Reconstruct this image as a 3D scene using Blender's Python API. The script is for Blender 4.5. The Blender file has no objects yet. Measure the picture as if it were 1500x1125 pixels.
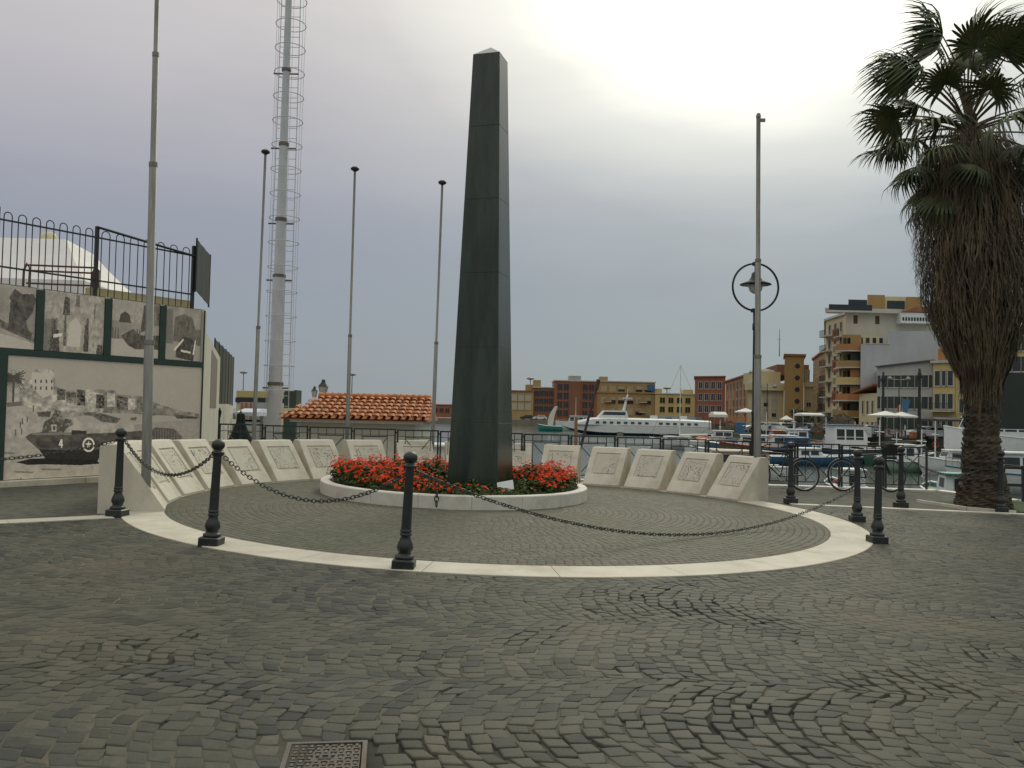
import bpy, math, random
import numpy as np
from mathutils import Vector, Matrix
R = math.radians
random.seed(7)
rng = np.random.default_rng(11)
scene = bpy.context.scene
col = scene.collection

# ------------------------------------------------------------------ camera
F_PX, HORIZON, ROLL, CAM_Z = 1259.0, 604.5, 0.0224, 1.61
PIT = math.atan((HORIZON - 562.5) / F_PX)
cam_data = bpy.data.cameras.new("camera")
cam_data.sensor_width = 36.0
cam_data.lens = 36.0 * F_PX / 1500.0
cam_data.clip_end = 3000.0
cam_data.clip_start = 0.05
cam = bpy.data.objects.new("camera", cam_data)
col.objects.link(cam)
cR, cU, cF = Vector((1, 0, 0)), Vector((0, -math.sin(PIT), math.cos(PIT))), Vector((0, math.cos(PIT), math.sin(PIT)))
cr, sr = math.cos(ROLL), math.sin(ROLL)
right, up = cR * cr + cU * sr, cU * cr - cR * sr
m = Matrix((right, up, -cF)).transposed().to_4x4()
m.translation = Vector((0, 0, CAM_Z))
cam.matrix_world = m
scene.camera = cam

# ------------------------------------------------------------------ sky and sun
SUN_AZ, SUN_EL = 15.0, 33.0          # degrees to the right of the view axis, above the horizon
world = bpy.data.worlds.new("World")
scene.world = world
world.use_nodes = True
wn, wl = world.node_tree.nodes, world.node_tree.links
wn.clear()
def W(t, **kw):
    n = wn.new(t)
    for k, v in kw.items(): setattr(n, k, v)
    return n
out = W("ShaderNodeOutputWorld"); bg = W("ShaderNodeBackground")
bg.inputs[1].default_value = 0.1
sky = W("ShaderNodeTexSky", sky_type='NISHITA', sun_disc=False)
sky.sun_elevation = R(SUN_EL); sky.sun_rotation = R(SUN_AZ); sky.dust_density = 2.0
tc = W("ShaderNodeTexCoord")
sep = W("ShaderNodeSeparateXYZ"); wl.new(tc.outputs["Generated"], sep.inputs[0])
def ramp(src, stops, interp='B_SPLINE'):
    r = W("ShaderNodeValToRGB"); r.color_ramp.interpolation = interp
    e = r.color_ramp.elements
    while len(e) < len(stops): e.new(0.5)
    for el, (p, c) in zip(e, stops): el.position = p; el.color = (*c, 1)
    wl.new(src, r.inputs[0]); return r
def mapping(scale, loc=(0, 0, 0), rot=(0, 0, 0)):
    mp = W("ShaderNodeMapping"); mp.inputs["Scale"].default_value = scale; mp.inputs["Location"].default_value = loc
    mp.inputs["Rotation"].default_value = rot
    wl.new(tc.outputs["Generated"], mp.inputs[0]); return mp
def math_n(op, a, b=None, clamp=False):
    n = W("ShaderNodeMath", operation=op); n.use_clamp = clamp
    for i, v in enumerate((a, b)):
        if v is None: continue
        if isinstance(v, (int, float)): n.inputs[i].default_value = v
        else: wl.new(v, n.inputs[i])
    return n.outputs[0]
# long cloud bands: noise stretched sideways, a little tilted
n1 = W("ShaderNodeTexNoise"); n1.inputs["Scale"].default_value = 1.0; n1.inputs["Detail"].default_value = 5; n1.inputs["Roughness"].default_value = 0.5
wl.new(mapping((1.3, 1.0, 6.5), (3.1, .4, 1.7), (0, R(7), 0)).outputs[0], n1.inputs["Vector"])
n2 = W("ShaderNodeTexNoise"); n2.inputs["Scale"].default_value = 2.2; n2.inputs["Detail"].default_value = 6; n2.inputs["Roughness"].default_value = 0.55
wl.new(mapping((1.1, 1.0, 3.2), (1.9, 5.4, .3)).outputs[0], n2.inputs["Vector"])
elev = math_n('ADD', sep.outputs[2], math_n('MULTIPLY', math_n('SUBTRACT', n1.outputs[0], 0.5), 0.12))
base = ramp(elev, [(0.0, (.285, .335, .375)), (0.08, (.275, .325, .38)), (0.22, (.315, .345, .425)), (0.36, (.55, .54, .565)), (0.52, (.76, .73, .72)), (.62, (.95, .96, .84)), (1.0, (1.45, 1.50, 1.20))])
# the bright place where the sun is behind the cloud
gd = Vector((math.sin(R(17)) * math.cos(R(36)), math.cos(R(17)) * math.cos(R(36)), math.sin(R(36))))
dot = W("ShaderNodeVectorMath", operation='DOT_PRODUCT'); wl.new(tc.outputs["Generated"], dot.inputs[0]); dot.inputs[1].default_value = gd
gl = math_n('ADD', dot.outputs["Value"], math_n('MULTIPLY', math_n('SUBTRACT', n1.outputs[0], 0.5), 0.07))
glow = ramp(gl, [(0.0, (0, 0, 0)), (0.84, (.0, .0, .0)), (0.91, (.05, .05, .042)), (0.956, (.27, .265, .225)), (1.0, (1.0, .97, .84))], 'LINEAR')
# left of the view is a little violet, right is greyer green
tint = ramp(math_n('ADD', math_n('MULTIPLY', sep.outputs[0], .5), .5), [(0.0, (1.05, .94, 1.09)), (0.36, (1.025, .95, 1.06)), (0.56, (.98, 1.01, 1.0)), (1.0, (.96, 1.02, .97))])
def mixc(mode, a, b, f=1.0):
    n = W("ShaderNodeMix", data_type='RGBA', blend_type=mode); n.clamp_result = False
    n.inputs[0].default_value = f if isinstance(f, float) else 0
    if not isinstance(f, float): wl.new(f, n.inputs[0])
    for i, v in ((6, a), (7, b)):
        if isinstance(v, tuple): n.inputs[i].default_value = (*v, 1)
        else: wl.new(v, n.inputs[i])
    return n.outputs[2]
streak = ramp(n2.outputs[0], [(0.25, (.90, .90, .91)), (0.5, (1, 1, 1)), (0.75, (1.10, 1.09, 1.08))])
c = mixc('MULTIPLY', base.outputs[0], tint.outputs[0])
c = mixc('MULTIPLY', c, streak.outputs[0])
c = mixc('ADD', c, glow.outputs[0])
c = mixc('MULTIPLY', c, (10.0, 10.2, 9.6))
c = mixc('MIX', c, sky.outputs[0], 0.04)
wl.new(c, bg.inputs[0]); wl.new(bg.outputs[0], out.inputs[0])

sd = bpy.data.lights.new("sun", 'SUN'); sd.energy = 0.9; sd.angle = R(18); sd.color = (1.0, .96, .76)
sun = bpy.data.objects.new("sun", sd); col.objects.link(sun)
sv = Vector((math.sin(R(SUN_AZ)) * math.cos(R(SUN_EL)), math.cos(R(SUN_AZ)) * math.cos(R(SUN_EL)), math.sin(R(SUN_EL))))
sun.rotation_euler = sv.to_track_quat('Z', 'Y').to_euler()
sun.location = (0, 0, 30)
vs = scene.view_settings
vs.view_transform = 'Standard'; vs.look = 'None'; vs.exposure = 0.0; vs.gamma = 1.0; vs.use_curve_mapping = False
scene.cycles.max_bounces = 6

# ------------------------------------------------------------------ measuring helpers
def ray(x, y):
    u, v = x - 750.0, y - 562.5
    uu, vv = u * cr + v * sr, -u * sr + v * cr
    return uu, F_PX * math.cos(PIT) + vv * math.sin(PIT), F_PX * math.sin(PIT) - vv * math.cos(PIT)
def at(x, y, D):
    X, Y, Z = ray(x, y)
    return Vector((X * D / Y, D, CAM_Z + Z * D / Y))
def gz(X, Y):
    X = min(max(X, -30), 30)
    return -0.0159 * X + 0.0086 * Y
def onz(x, y, z):
    X, Y, Z = ray(x, y); t = (z - CAM_Z) / Z
    return Vector((X * t, Y * t, z))

# ------------------------------------------------------------------ materials
MATS = {}
def mat(name, rgb, rough=.65, var=.12, scale=4.0, bump=0.0, metal=0.0, bscale=None, rgb2=None, mix=(.45, .62), spec=.5, stretch=None, coat=0):
    if name in MATS: return MATS[name]
    M = bpy.data.materials.new(name); M.use_nodes = True; MATS[name] = M
    nt = M.node_tree; N, L = nt.nodes, nt.links
    p = N["Principled BSDF"]
    p.inputs["Roughness"].default_value = rough; p.inputs["Metallic"].default_value = metal
    p.inputs["Specular IOR Level"].default_value = spec
    if coat: p.inputs["Coat Weight"].default_value = coat
    t = N.new("ShaderNodeTexCoord"); vec = t.outputs["Object"]
    if stretch:
        mp = N.new("ShaderNodeMapping"); mp.inputs["Scale"].default_value = stretch; L.new(vec, mp.inputs[0]); vec = mp.outputs[0]
    n = N.new("ShaderNodeTexNoise"); n.inputs["Scale"].default_value = scale; n.inputs["Detail"].default_value = 6; n.inputs["Roughness"].default_value = .62
    L.new(vec, n.inputs["Vector"])
    r = N.new("ShaderNodeValToRGB"); r.color_ramp.elements[0].position = .28; r.color_ramp.elements[1].position = .72
    a = tuple(max(0, c * (1 - var)) for c in rgb); b = tuple(min(1, c * (1 + var)) for c in rgb)
    r.color_ramp.elements[0].color = (*a, 1); r.color_ramp.elements[1].color = (*b, 1)
    L.new(n.outputs[0], r.inputs[0]); c = r.outputs[0]
    if rgb2:
        n3 = N.new("ShaderNodeTexNoise"); n3.inputs["Scale"].default_value = scale * .37; n3.inputs["Detail"].default_value = 8; n3.inputs["Roughness"].default_value = .7
        L.new(vec, n3.inputs["Vector"])
        mr = N.new("ShaderNodeMapRange"); mr.inputs[1].default_value = mix[0]; mr.inputs[2].default_value = mix[1]; L.new(n3.outputs[0], mr.inputs[0])
        mx = N.new("ShaderNodeMix"); mx.data_type = 'RGBA'; L.new(mr.outputs[0], mx.inputs[0]); L.new(c, mx.inputs[6]); mx.inputs[7].default_value = (*rgb2, 1); c = mx.outputs[2]
    L.new(c, p.inputs["Base Color"])
    if bump:
        nb = N.new("ShaderNodeTexNoise"); nb.inputs["Scale"].default_value = bscale or scale * 6; nb.inputs["Detail"].default_value = 5; L.new(vec, nb.inputs["Vector"])
        bp = N.new("ShaderNodeBump"); bp.inputs["Strength"].default_value = bump; bp.inputs["Distance"].default_value = .01
        L.new(nb.outputs[0], bp.inputs["Height"]); L.new(bp.outputs[0], p.inputs["Normal"])
    return M
def attr_mat(name, attr, rough=.6, spec=.4):
    M = bpy.data.materials.new(name); M.use_nodes = True; N, L = M.node_tree.nodes, M.node_tree.links
    p = N["Principled BSDF"]; a = N.new("ShaderNodeAttribute"); a.attribute_name = attr
    L.new(a.outputs["Color"], p.inputs["Base Color"]); p.inputs["Roughness"].default_value = rough; p.inputs["Specular IOR Level"].default_value = spec
    return M

iron = mat("black_iron", (.018, .022, .021), .42, .25, 9, .15, bscale=60, rgb2=(.05, .04, .03), mix=(.6, .75))
ironrail = mat("rail_iron", (.022, .028, .026), .5, .3, 7)
galv = mat("galvanised_steel", (.23, .225, .205), .5, .22, 5, .1, .35, stretch=(8, 8, .6), rgb2=(.13, .11, .085), mix=(.5, .78))
mastpaint = mat("mast_paint", (.50, .52, .54), .5, .1, 3, rgb2=(.34, .31, .26), mix=(.72, .9), stretch=(3, 3, .7))
trav = mat("travertine", (.61, .56, .46), .75, .12, 3.0, .35, bscale=40, rgb2=(.38, .33, .24), mix=(.50, .74), stretch=(1, 1, .6))
travring = mat("travertine_ring", (.55, .51, .42), .7, .14, 2.4, .3, bscale=35, rgb2=(.36, .32, .25), mix=(.50, .72), spec=.25)
kerbst = mat("planter_stone", (.60, .57, .50), .6, .12, 4, .2, bscale=40, rgb2=(.38, .35, .28), mix=(.54, .76))
whitewall = mat("white_wall", (.56, .53, .45), .8, .08, 1.5, .1, rgb2=(.36, .32, .24), mix=(.55, .75), stretch=(1, 1, .35))
yellowwall = mat("pale_yellow_wall", (.47, .40, .23), .8, .1, 2)
greenframe = mat("dark_green_frame", (.028, .055, .045), .5, .15, 5)
glassd = mat("dark_glass", (.025, .032, .038), .12, .3, 2)
white = mat("white_paint", (.66, .68, .66), .35, .08, 3, rgb2=(.42, .40, .33), mix=(.6, .78))
blue = mat("blue_paint", (.04, .13, .25), .35, .15, 3)
navy = mat("navy_paint", (.015, .025, .05), .4, .2, 3)
teal = mat("teal_paint", (.04, .24, .21), .45, .15, 3)
redp = mat("red_paint", (.45, .05, .03), .4, .15, 3)
orangep = mat("orange_paint", (.42, .12, .035), .5, .2, 3)
tarp = mat("beige_tarp", (.50, .42, .33), .8, .12, 3)
wood = mat("old_wood", (.14, .085, .045), .7, .3, 6, stretch=(1, 1, 4))
rust = mat("rusty_steel", (.13, .06, .035), .8, .35, 9)
rubber = mat("black_rubber", (.015, .015, .015), .7, .2, 8)
canvas = mat("white_canvas", (.66, .66, .60), .8, .05, 2)
darkcloth = mat("dark_green_cloth", (.010, .020, .018), .85, .3, 5)

# ------------------------------------------------------------------ mesh builder
class MB:
    def __init__(s): s.v, s.f, s.mi, s.sm = [], [], [], []
    def add(s, verts, faces, mi=0, smooth=False):
        b = len(s.v); s.v += [tuple(v) for v in verts]
        s.f += [tuple(i + b for i in f) for f in faces]; s.mi += [mi] * len(faces); s.sm += [smooth] * len(faces); return s
    def box(s, x0, x1, y0, y1, z0, z1, mi=0, M=None):
        v = [Vector((x, y, z)) for z in (z0, z1) for y in (y0, y1) for x in (x0, x1)]
        if M is not None: v = [M @ p for p in v]
        return s.add(v, [(0, 2, 3, 1), (4, 5, 7, 6), (0, 1, 5, 4), (2, 6, 7, 3), (0, 4, 6, 2), (1, 3, 7, 5)], mi)
    def bbox(s, x0, x1, y0, y1, z0, z1, b=.02, mi=0, M=None):   # box with bevelled vertical and top edges
        def ringp(i, z): return [(x0 + i + b, y0 + i, z), (x1 - i - b, y0 + i, z), (x1 - i, y0 + i + b, z), (x1 - i, y1 - i - b, z), (x1 - i - b, y1 - i, z), (x0 + i + b, y1 - i, z), (x0 + i, y1 - i - b, z), (x0 + i, y0 + i + b, z)]
        return s.rings([ringp(0, z0), ringp(0, z1 - b), ringp(b, z1)], mi, False, M)
    def rings(s, rs, mi=0, smooth=True, M=None, caps=(True, True), closed=True):
        n = len(rs[0]); v = [Vector(p) for r in rs for p in r]
        if M is not None: v = [M @ p for p in v]
        f = []
        for k in range(len(rs) - 1):
            for i in range(n if closed else n - 1):
                j = (i + 1) % n
                f.append((k * n + i, k * n + j, (k + 1) * n + j, (k + 1) * n + i))
        s.add(v, f, mi, smooth)
        b = len(s.v) - len(v)
        for e_, on in ((0, caps[0]), (len(rs) - 1, caps[1])):
            if not on: continue
            o_ = b + e_ * n
            if smooth: o_ = len(s.v); s.v += [s.v[b + e_ * n + i] for i in range(n)]
            s.f.append(tuple(o_ + i for i in (range(n) if e_ else reversed(range(n))))); s.mi.append(mi); s.sm.append(False)
        return s
    def lathe(s, prof, seg=20, mi=0, c=(0, 0, 0), smooth=True, M=None):
        rs = [[(c[0] + r * math.cos(2 * math.pi * i / seg), c[1] + r * math.sin(2 * math.pi * i / seg), c[2] + z) for i in range(seg)] for r, z in prof]
        return s.rings(rs, mi, smooth, M)
    def tube(s, pts, r, seg=8, mi=0, closed=False):
        pts = [Vector(p) for p in pts]; n = len(pts)
        rr = r if isinstance(r, (list, tuple)) else [r] * n
        rs = []; prev = None
        for i, p in enumerate(pts):
            if closed: d = pts[(i + 1) % n] - pts[i - 1]
            else: d = pts[min(i + 1, n - 1)] - pts[max(i - 1, 0)]
            if d.length < 1e-9: d = Vector((0, 0, 1))
            d.normalize()
            a = prev if prev is not None else (Vector((0, 0, 1)) if abs(d.z) < .9 else Vector((1, 0, 0)))
            a = a - d * a.dot(d)
            if a.length < 1e-6: a = d.orthogonal()
            a.normalize(); prev = a; b = d.cross(a)
            rs.append([p + (a * math.cos(2 * math.pi * k / seg) + b * math.sin(2 * math.pi * k / seg)) * rr[i] for k in range(seg)])
        if closed: rs.append(rs[0]); return s.rings(rs, mi, True, caps=(False, False))
        return s.rings(rs, mi, True)
    def prism(s, poly, z0, z1, mi=0, M=None):       # poly in xy
        return s.rings([[(x, y, z0) for x, y in poly], [(x, y, z1) for x, y in poly]], mi, False, M)
    def prismx(s, poly, y0, y1, mi=0, M=None):      # poly in xz, extruded along y
        return s.rings([[(x, y0, z) for x, z in poly], [(x, y1, z) for x, z in poly]], mi, False, M)
    def build(s, name, mats, parent=None, recalc=True):
        me = bpy.data.meshes.new(name)
        me.from_pydata(s.v, [], s.f)
        for q in (mats if isinstance(mats, (list, tuple)) else [mats]): me.materials.append(q)
        me.polygons.foreach_set("material_index", s.mi); me.polygons.foreach_set("use_smooth", s.sm)
        if recalc:
            import bmesh
            bm = bmesh.new(); bm.from_mesh(me); bmesh.ops.recalc_face_normals(bm, faces=bm.faces); bm.to_mesh(me); bm.free()
        me.update()
        o = bpy.data.objects.new(name, me); col.objects.link(o)
        if parent: o.parent = parent
        return o
def tag(o, label, cat, group=None, kind=None):
    o['label'] = label; o['category'] = cat
    if group: o['group'] = group
    if kind: o['kind'] = kind
    return o
def empty(name, loc, rz=0.0, label=None, cat=None, group=None):
    o = bpy.data.objects.new(name, None); o.empty_display_size = .2; col.objects.link(o)
    o.location = loc; o.rotation_euler.z = rz
    if label: tag(o, label, cat, group)
    return o
def copy_thing(o, loc, rz, label, parent=None):
    def rec(q, par):
        c_ = q.copy(); col.objects.link(c_); c_.parent = par
        for ch in list(q.children): rec(ch, c_)
        return c_
    r = rec(o, None); r.location = loc; r.rotation_euler = (0, 0, rz); r['label'] = label
    return r
def struct(o): o['kind'] = 'structure'; return o
def grid_mesh(name, xs, ys, zf, material, keep=None):
    nx, ny = len(xs), len(ys)
    X, Y = np.meshgrid(xs, ys); Z = zf(X, Y)
    me = bpy.data.meshes.new(name)
    co = np.stack([X, Y, Z], -1).reshape(-1, 3)
    idx = np.arange(nx * ny).reshape(ny, nx)
    q = np.stack([idx[:-1, :-1], idx[:-1, 1:], idx[1:, 1:], idx[1:, :-1]], -1).reshape(-1, 4)
    if keep is not None:
        cx = co[q].mean(1); q = q[keep(cx[:, 0], cx[:, 1])]
    fast_mesh(me, co, q); me.materials.append(material)
    o = bpy.data.objects.new(name, me); col.objects.link(o); return o
def fast_mesh(me, co, quads):
    me.vertices.add(len(co)); me.vertices.foreach_set("co", co.astype(np.float32).ravel())
    me.loops.add(quads.size); me.loops.foreach_set("vertex_index", quads.astype(np.int32).ravel())
    me.polygons.add(len(quads)); me.polygons.foreach_set("loop_start", np.arange(0, quads.size, quads.shape[1], dtype=np.int32))
    me.update(calc_edges=True); me.validate()
def vgz(X, Y): return -0.0159 * np.clip(X, -30, 30) + 0.0086 * Y

# ================================================================== GROUND
CX, CY, RI, RO = -0.16, 13.6, 4.90, 5.445
QUAY = [(-30, 13.9), (-6.3, 18.1), (0.3, 19.1), (5.5, 19.75), (9.9, 20.15), (10.7, 18.3), (16, 17.6), (40, 14)]
def quay_y(X): return np.interp(X, [q[0] for q in QUAY], [q[1] for q in QUAY])
WATER = -1.9
WIDE = [(1.2, 4.9, .60), (2.6, 5.3, .45), (1.5, 7.35, .60), (-2.2, 5.3, .50), (3.4, 6.1, .35), (-.6, 4.05, .45), (-.5, 5.4, .25), (0.2, 6.0, .22), (1.35, 4.75, .42), (1.15, 4.15, .45), (-2.3, 5.4, .38), (-1.5, 4.75, .35), (1.25, 7.3, .45), (2.0, 6.7, .35), (-.3, 4.0, .35), (.25, 4.2, .3),
        (2.3, 5.2, .35), (-2.9, 5.0, .35), (4.4, 7.0, .35), (.7, 7.0, .3), (1.9, 4.4, .3)]
def wide(X, Y):
    w = 0
    for a, b, r in WIDE: w = w + np.exp(-((X - a) ** 2 + (Y - b) ** 2) / (r * r * .7))
    h = np.sin(X * 9.1 + 2 * np.sin(Y * 3.1)) * np.sin(Y * 11.3 + 2 * np.sin(X * 2.7 + 1)) + .5 * np.sin(X * 3.3 - Y * 5.9) + .4 * np.sin(X * 17.0 + Y * 13.0)
    return np.clip(np.clip(w, 0, 1.1) * (.62 + .45 * h) + np.clip(h - .95, 0, 1) * 1.1, 0, 1)
def front_zone(X, Y, pad=0.0):
    d = np.hypot(X - CX, Y - CY)
    ok = (d > RO + pad) & (Y < 15.45 - pad - .03 * (X - 7))
    left = (X < -4.3) & (Y > 10.12 + .777 * (X + 5.95) - pad)
    return ok & ~left & ~((X < 0) & (Y > 11.6)) & ~((X < 4.4) & (Y > 13.6))

mort = bpy.data.materials.new("joint_sand"); mort.use_nodes = True
N, L = mort.node_tree.nodes, mort.node_tree.links
p = N["Principled BSDF"]; p.inputs["Roughness"].default_value = .95
a = N.new("ShaderNodeAttribute"); a.attribute_name = "washed"
tcn = N.new("ShaderNodeTexCoord"); nn = N.new("ShaderNodeTexNoise"); nn.inputs["Scale"].default_value = 1.1; nn.inputs["Detail"].default_value = 6; L.new(tcn.outputs["Object"], nn.inputs[0])
rr = N.new("ShaderNodeValToRGB"); rr.color_ramp.elements[0].position = .38; rr.color_ramp.elements[0].color = (.050, .047, .035, 1); rr.color_ramp.elements[1].position = .62; rr.color_ramp.elements[1].color = (.125, .110, .075, 1)
L.new(nn.outputs[0], rr.inputs[0])
mx = N.new("ShaderNodeMix"); mx.data_type = 'RGBA'; L.new(a.outputs["Fac"], mx.inputs[0]); L.new(rr.outputs[0], mx.inputs[6]); mx.inputs[7].default_value = (.010, .011, .008, 1)
L.new(mx.outputs[2], p.inputs["Base Color"])

stone_m = bpy.data.materials.new("basalt_cobble"); stone_m.use_nodes = True
N, L = stone_m.node_tree.nodes, stone_m.node_tree.links
p = N["Principled BSDF"]
p.inputs["Specular IOR Level"].default_value = .22; geo = N.new("ShaderNodeNewGeometry"); tcn = N.new("ShaderNodeTexCoord")
r1 = N.new("ShaderNodeValToRGB"); e = r1.color_ramp.elements
e[0].position = 0; e[0].color = (0.034, 0.037, 0.033, 1); e[1].position = 1; e[1].color = (0.098, 0.093, 0.074, 1)
for ps, c_ in ((.3, (0.060, 0.063, 0.053)), (.6, (0.072, 0.073, 0.058)), (.9, (0.083, 0.081, 0.065))): q = e.new(ps); q.color = (*c_, 1)
L.new(geo.outputs["Random Per Island"], r1.inputs[0])
nz = N.new("ShaderNodeTexNoise"); nz.inputs["Scale"].default_value = 16; nz.inputs["Detail"].default_value = 8; nz.inputs["Roughness"].default_value = .7; L.new(tcn.outputs["Object"], nz.inputs[0])
r2 = N.new("ShaderNodeValToRGB"); r2.color_ramp.elements[0].position = .3; r2.color_ramp.elements[0].color = (.72, .72, .72, 1); r2.color_ramp.elements[1].position = .72; r2.color_ramp.elements[1].color = (1.25, 1.23, 1.18, 1); L.new(nz.outputs[0], r2.inputs[0])
m1 = N.new("ShaderNodeMix"); m1.data_type = 'RGBA'; m1.blend_type = 'MULTIPLY'; m1.inputs[0].default_value = 1; L.new(r1.outputs[0], m1.inputs[6]); L.new(r2.outputs[0], m1.inputs[7])
nb = N.new("ShaderNodeTexNoise"); nb.inputs["Scale"].default_value = .45; nb.inputs["Detail"].default_value = 5; nb.inputs["Roughness"].default_value = .65; L.new(tcn.outputs["Object"], nb.inputs[0])
mr = N.new("ShaderNodeMapRange"); mr.inputs[1].default_value = .47; mr.inputs[2].default_value = .66; L.new(nb.outputs[0], mr.inputs[0])
mm = N.new("ShaderNodeMath"); mm.operation = 'MULTIPLY'; mm.inputs[1].default_value = .55; L.new(mr.outputs[0], mm.inputs[0])
m2 = N.new("ShaderNodeMix"); m2.data_type = 'RGBA'; L.new(mm.outputs[0], m2.inputs[0]); L.new(m1.outputs[2], m2.inputs[6]); m2.inputs[7].default_value = (0.12, 0.103, 0.068, 1)
L.new(m2.outputs[2], p.inputs["Base Color"])
rr = N.new("ShaderNodeMapRange"); rr.inputs[3].default_value = .55; rr.inputs[4].default_value = .85; L.new(nz.outputs[0], rr.inputs[0]); L.new(rr.outputs[0], p.inputs["Roughness"])
bz = N.new("ShaderNodeTexNoise"); bz.inputs["Scale"].default_value = 55; bz.inputs["Detail"].default_value = 4; L.new(tcn.outputs["Object"], bz.inputs[0])
bp = N.new("ShaderNodeBump"); bp.inputs["Strength"].default_value = .5; bp.inputs["Distance"].default_value = .006; L.new(bz.outputs[0], bp.inputs["Height"]); L.new(bp.outputs[0], p.inputs["Normal"])

def stones(name, quads, material, gapf, tilt=.0014, depth=.03, jit=.0050):
    """quads: (n,4,2) cell corners; each becomes a worn stone with a rounded rim."""
    n = len(quads); c_ = quads.mean(1)
    q = quads + rng.normal(0, jit, quads.shape)
    size = np.linalg.norm(quads[:, 0] - quads[:, 2], axis=1) * .707
    ga = gapf(c_[:, 0], c_[:, 1]) + np.abs(rng.normal(0, .0012, n))
    def ringv(inset, z):
        k = 1 - 2 * inset / size
        return c_[:, None, :] + (q - c_[:, None, :]) * k[:, None, None], z
    drop = np.minimum(.0018, np.abs(rng.normal(0, .0010, n))); tx, ty = rng.normal(0, tilt, n) / .06, rng.normal(0, tilt, n) / .06
    out_ = []
    for inset, z in ((ga, -depth), (ga + .0003, -.006), (ga + .0035, -.0012), (ga + .011, 0.0)):
        P, z = ringv(inset, z)
        Z = vgz(P[..., 0], P[..., 1]) + z - drop[:, None] + ((P[..., 0] - c_[:, None, 0]) * tx[:, None] + (P[..., 1] - c_[:, None, 1]) * ty[:, None]) * .05
        out_.append(np.concatenate([P, Z[..., None]], -1))
    co = np.stack(out_, 1).reshape(-1, 3)      # n, ring, corner
    base_ = np.arange(n) * 16
    fs = []
    for k in range(3):
        for i in range(4):
            j = (i + 1) % 4
            fs.append(np.stack([base_ + k * 4 + i, base_ + k * 4 + j, base_ + (k + 1) * 4 + j, base_ + (k + 1) * 4 + i], -1))
    fs.append(np.stack([base_ + 12, base_ + 13, base_ + 14, base_ + 15], -1))
    fq = np.concatenate(fs)
    # make faces look up
    v = co[fq]; nrm = np.cross(v[:, 1] - v[:, 0], v[:, 2] - v[:, 0]);
    flip = (nrm[-n:, 2].mean() < 0)
    if flip: fq = fq[:, ::-1]
    me = bpy.data.meshes.new(name); fast_mesh(me, co, fq); me.materials.append(material)
    sm = np.ones(len(me.polygons), bool); me.polygons.foreach_set("use_smooth", sm)
    o = bpy.data.objects.new(name, me); col.objects.link(o); return o

# segmental arches of basalt setts
STEP, WS = .117, 1.40
cells = []
ang = R(-3.0)
ca, sa = math.cos(ang), math.sin(ang)
def warp(u, v):
    u = u + .16 * np.sin(v * .9 + 1.2) + .06 * np.sin(v * 2.3 + u * .6) + .012 * np.sin(v * 17 + u * 5); v = v + .16 * np.sin(u * .55 + .5) + .06 * np.sin(u * 1.7) + .012 * np.sin(u * 13 + v * 7)
    return u * ca - v * sa, u * sa + v * ca
for k in range(-1, 12):
    v0 = 1.6 + k * WS; off = rng.uniform(0, STEP); kk_ = rng.uniform(.34, .52); sc_ = rng.uniform(-.12, .12)
    n_s = 12; ds = WS / n_s
    for i in range(-115, 150):
        u0 = i * STEP + off
        st = (i % 2) * .5 + rng.uniform(-.12, .12)
        ss = [-WS / 2] + [(-WS / 2 + (j + st) * ds) for j in range(0, n_s + 1) if .3 * ds < (j + st) * ds < WS - .3 * ds] + [WS / 2]
        j0 = np.array(ss[:-1]); j1 = np.array(ss[1:])
        jj = rng.normal(0, .011, (2, len(j0)))
        def P(uu, s_): return np.stack(warp(uu + kk_ * (s_ - sc_) ** 2 + .018 * np.sin(uu * 7 + s_ * 4) , v0 + s_), -1)
        cells.append(np.stack([P(u0 + jj[0], j0), P(u0 + STEP + jj[0], j0), P(u0 + STEP + jj[1], j1), P(u0 + jj[1], j1)], 1))
cells = np.concatenate(cells)
cc = cells.mean(1)
MH = np.array([(-.985, 4.03), (-.70, 4.07), (-.62, 3.80), (-.905, 3.755)]); mhc = MH.mean(0)
keep = front_zone(cc[:, 0], cc[:, 1], .05) & (cc[:, 1] > 2.2) & (np.abs(cc[:, 0]) < 14) & ~((np.abs(cc[:, 0] - mhc[0]) < .215) & (np.abs(cc[:, 1] - mhc[1]) < .20))
cells = cells[keep]
pav = struct(stones("cobblestone_paving", cells, stone_m, lambda X, Y: .0014 + .0078 * wide(X, Y)))
def mort_z(X, Y): return vgz(X, Y) - .0046 - .0150 * wide(X, Y)
mo = struct(grid_mesh("paving_joint_sand", np.arange(-14, 14.01, .08), np.arange(1.8, 16, .08), mort_z, mort, lambda X, Y: front_zone(X, Y, -.06)))
at_ = mo.data.attributes.new("washed", 'FLOAT', 'POINT')
co = np.zeros(len(mo.data.vertices) * 3, np.float32); mo.data.vertices.foreach_get("co", co); co = co.reshape(-1, 3)
at_.data.foreach_set("value", wide(co[:, 0], co[:, 1]).astype(np.float32))

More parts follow.
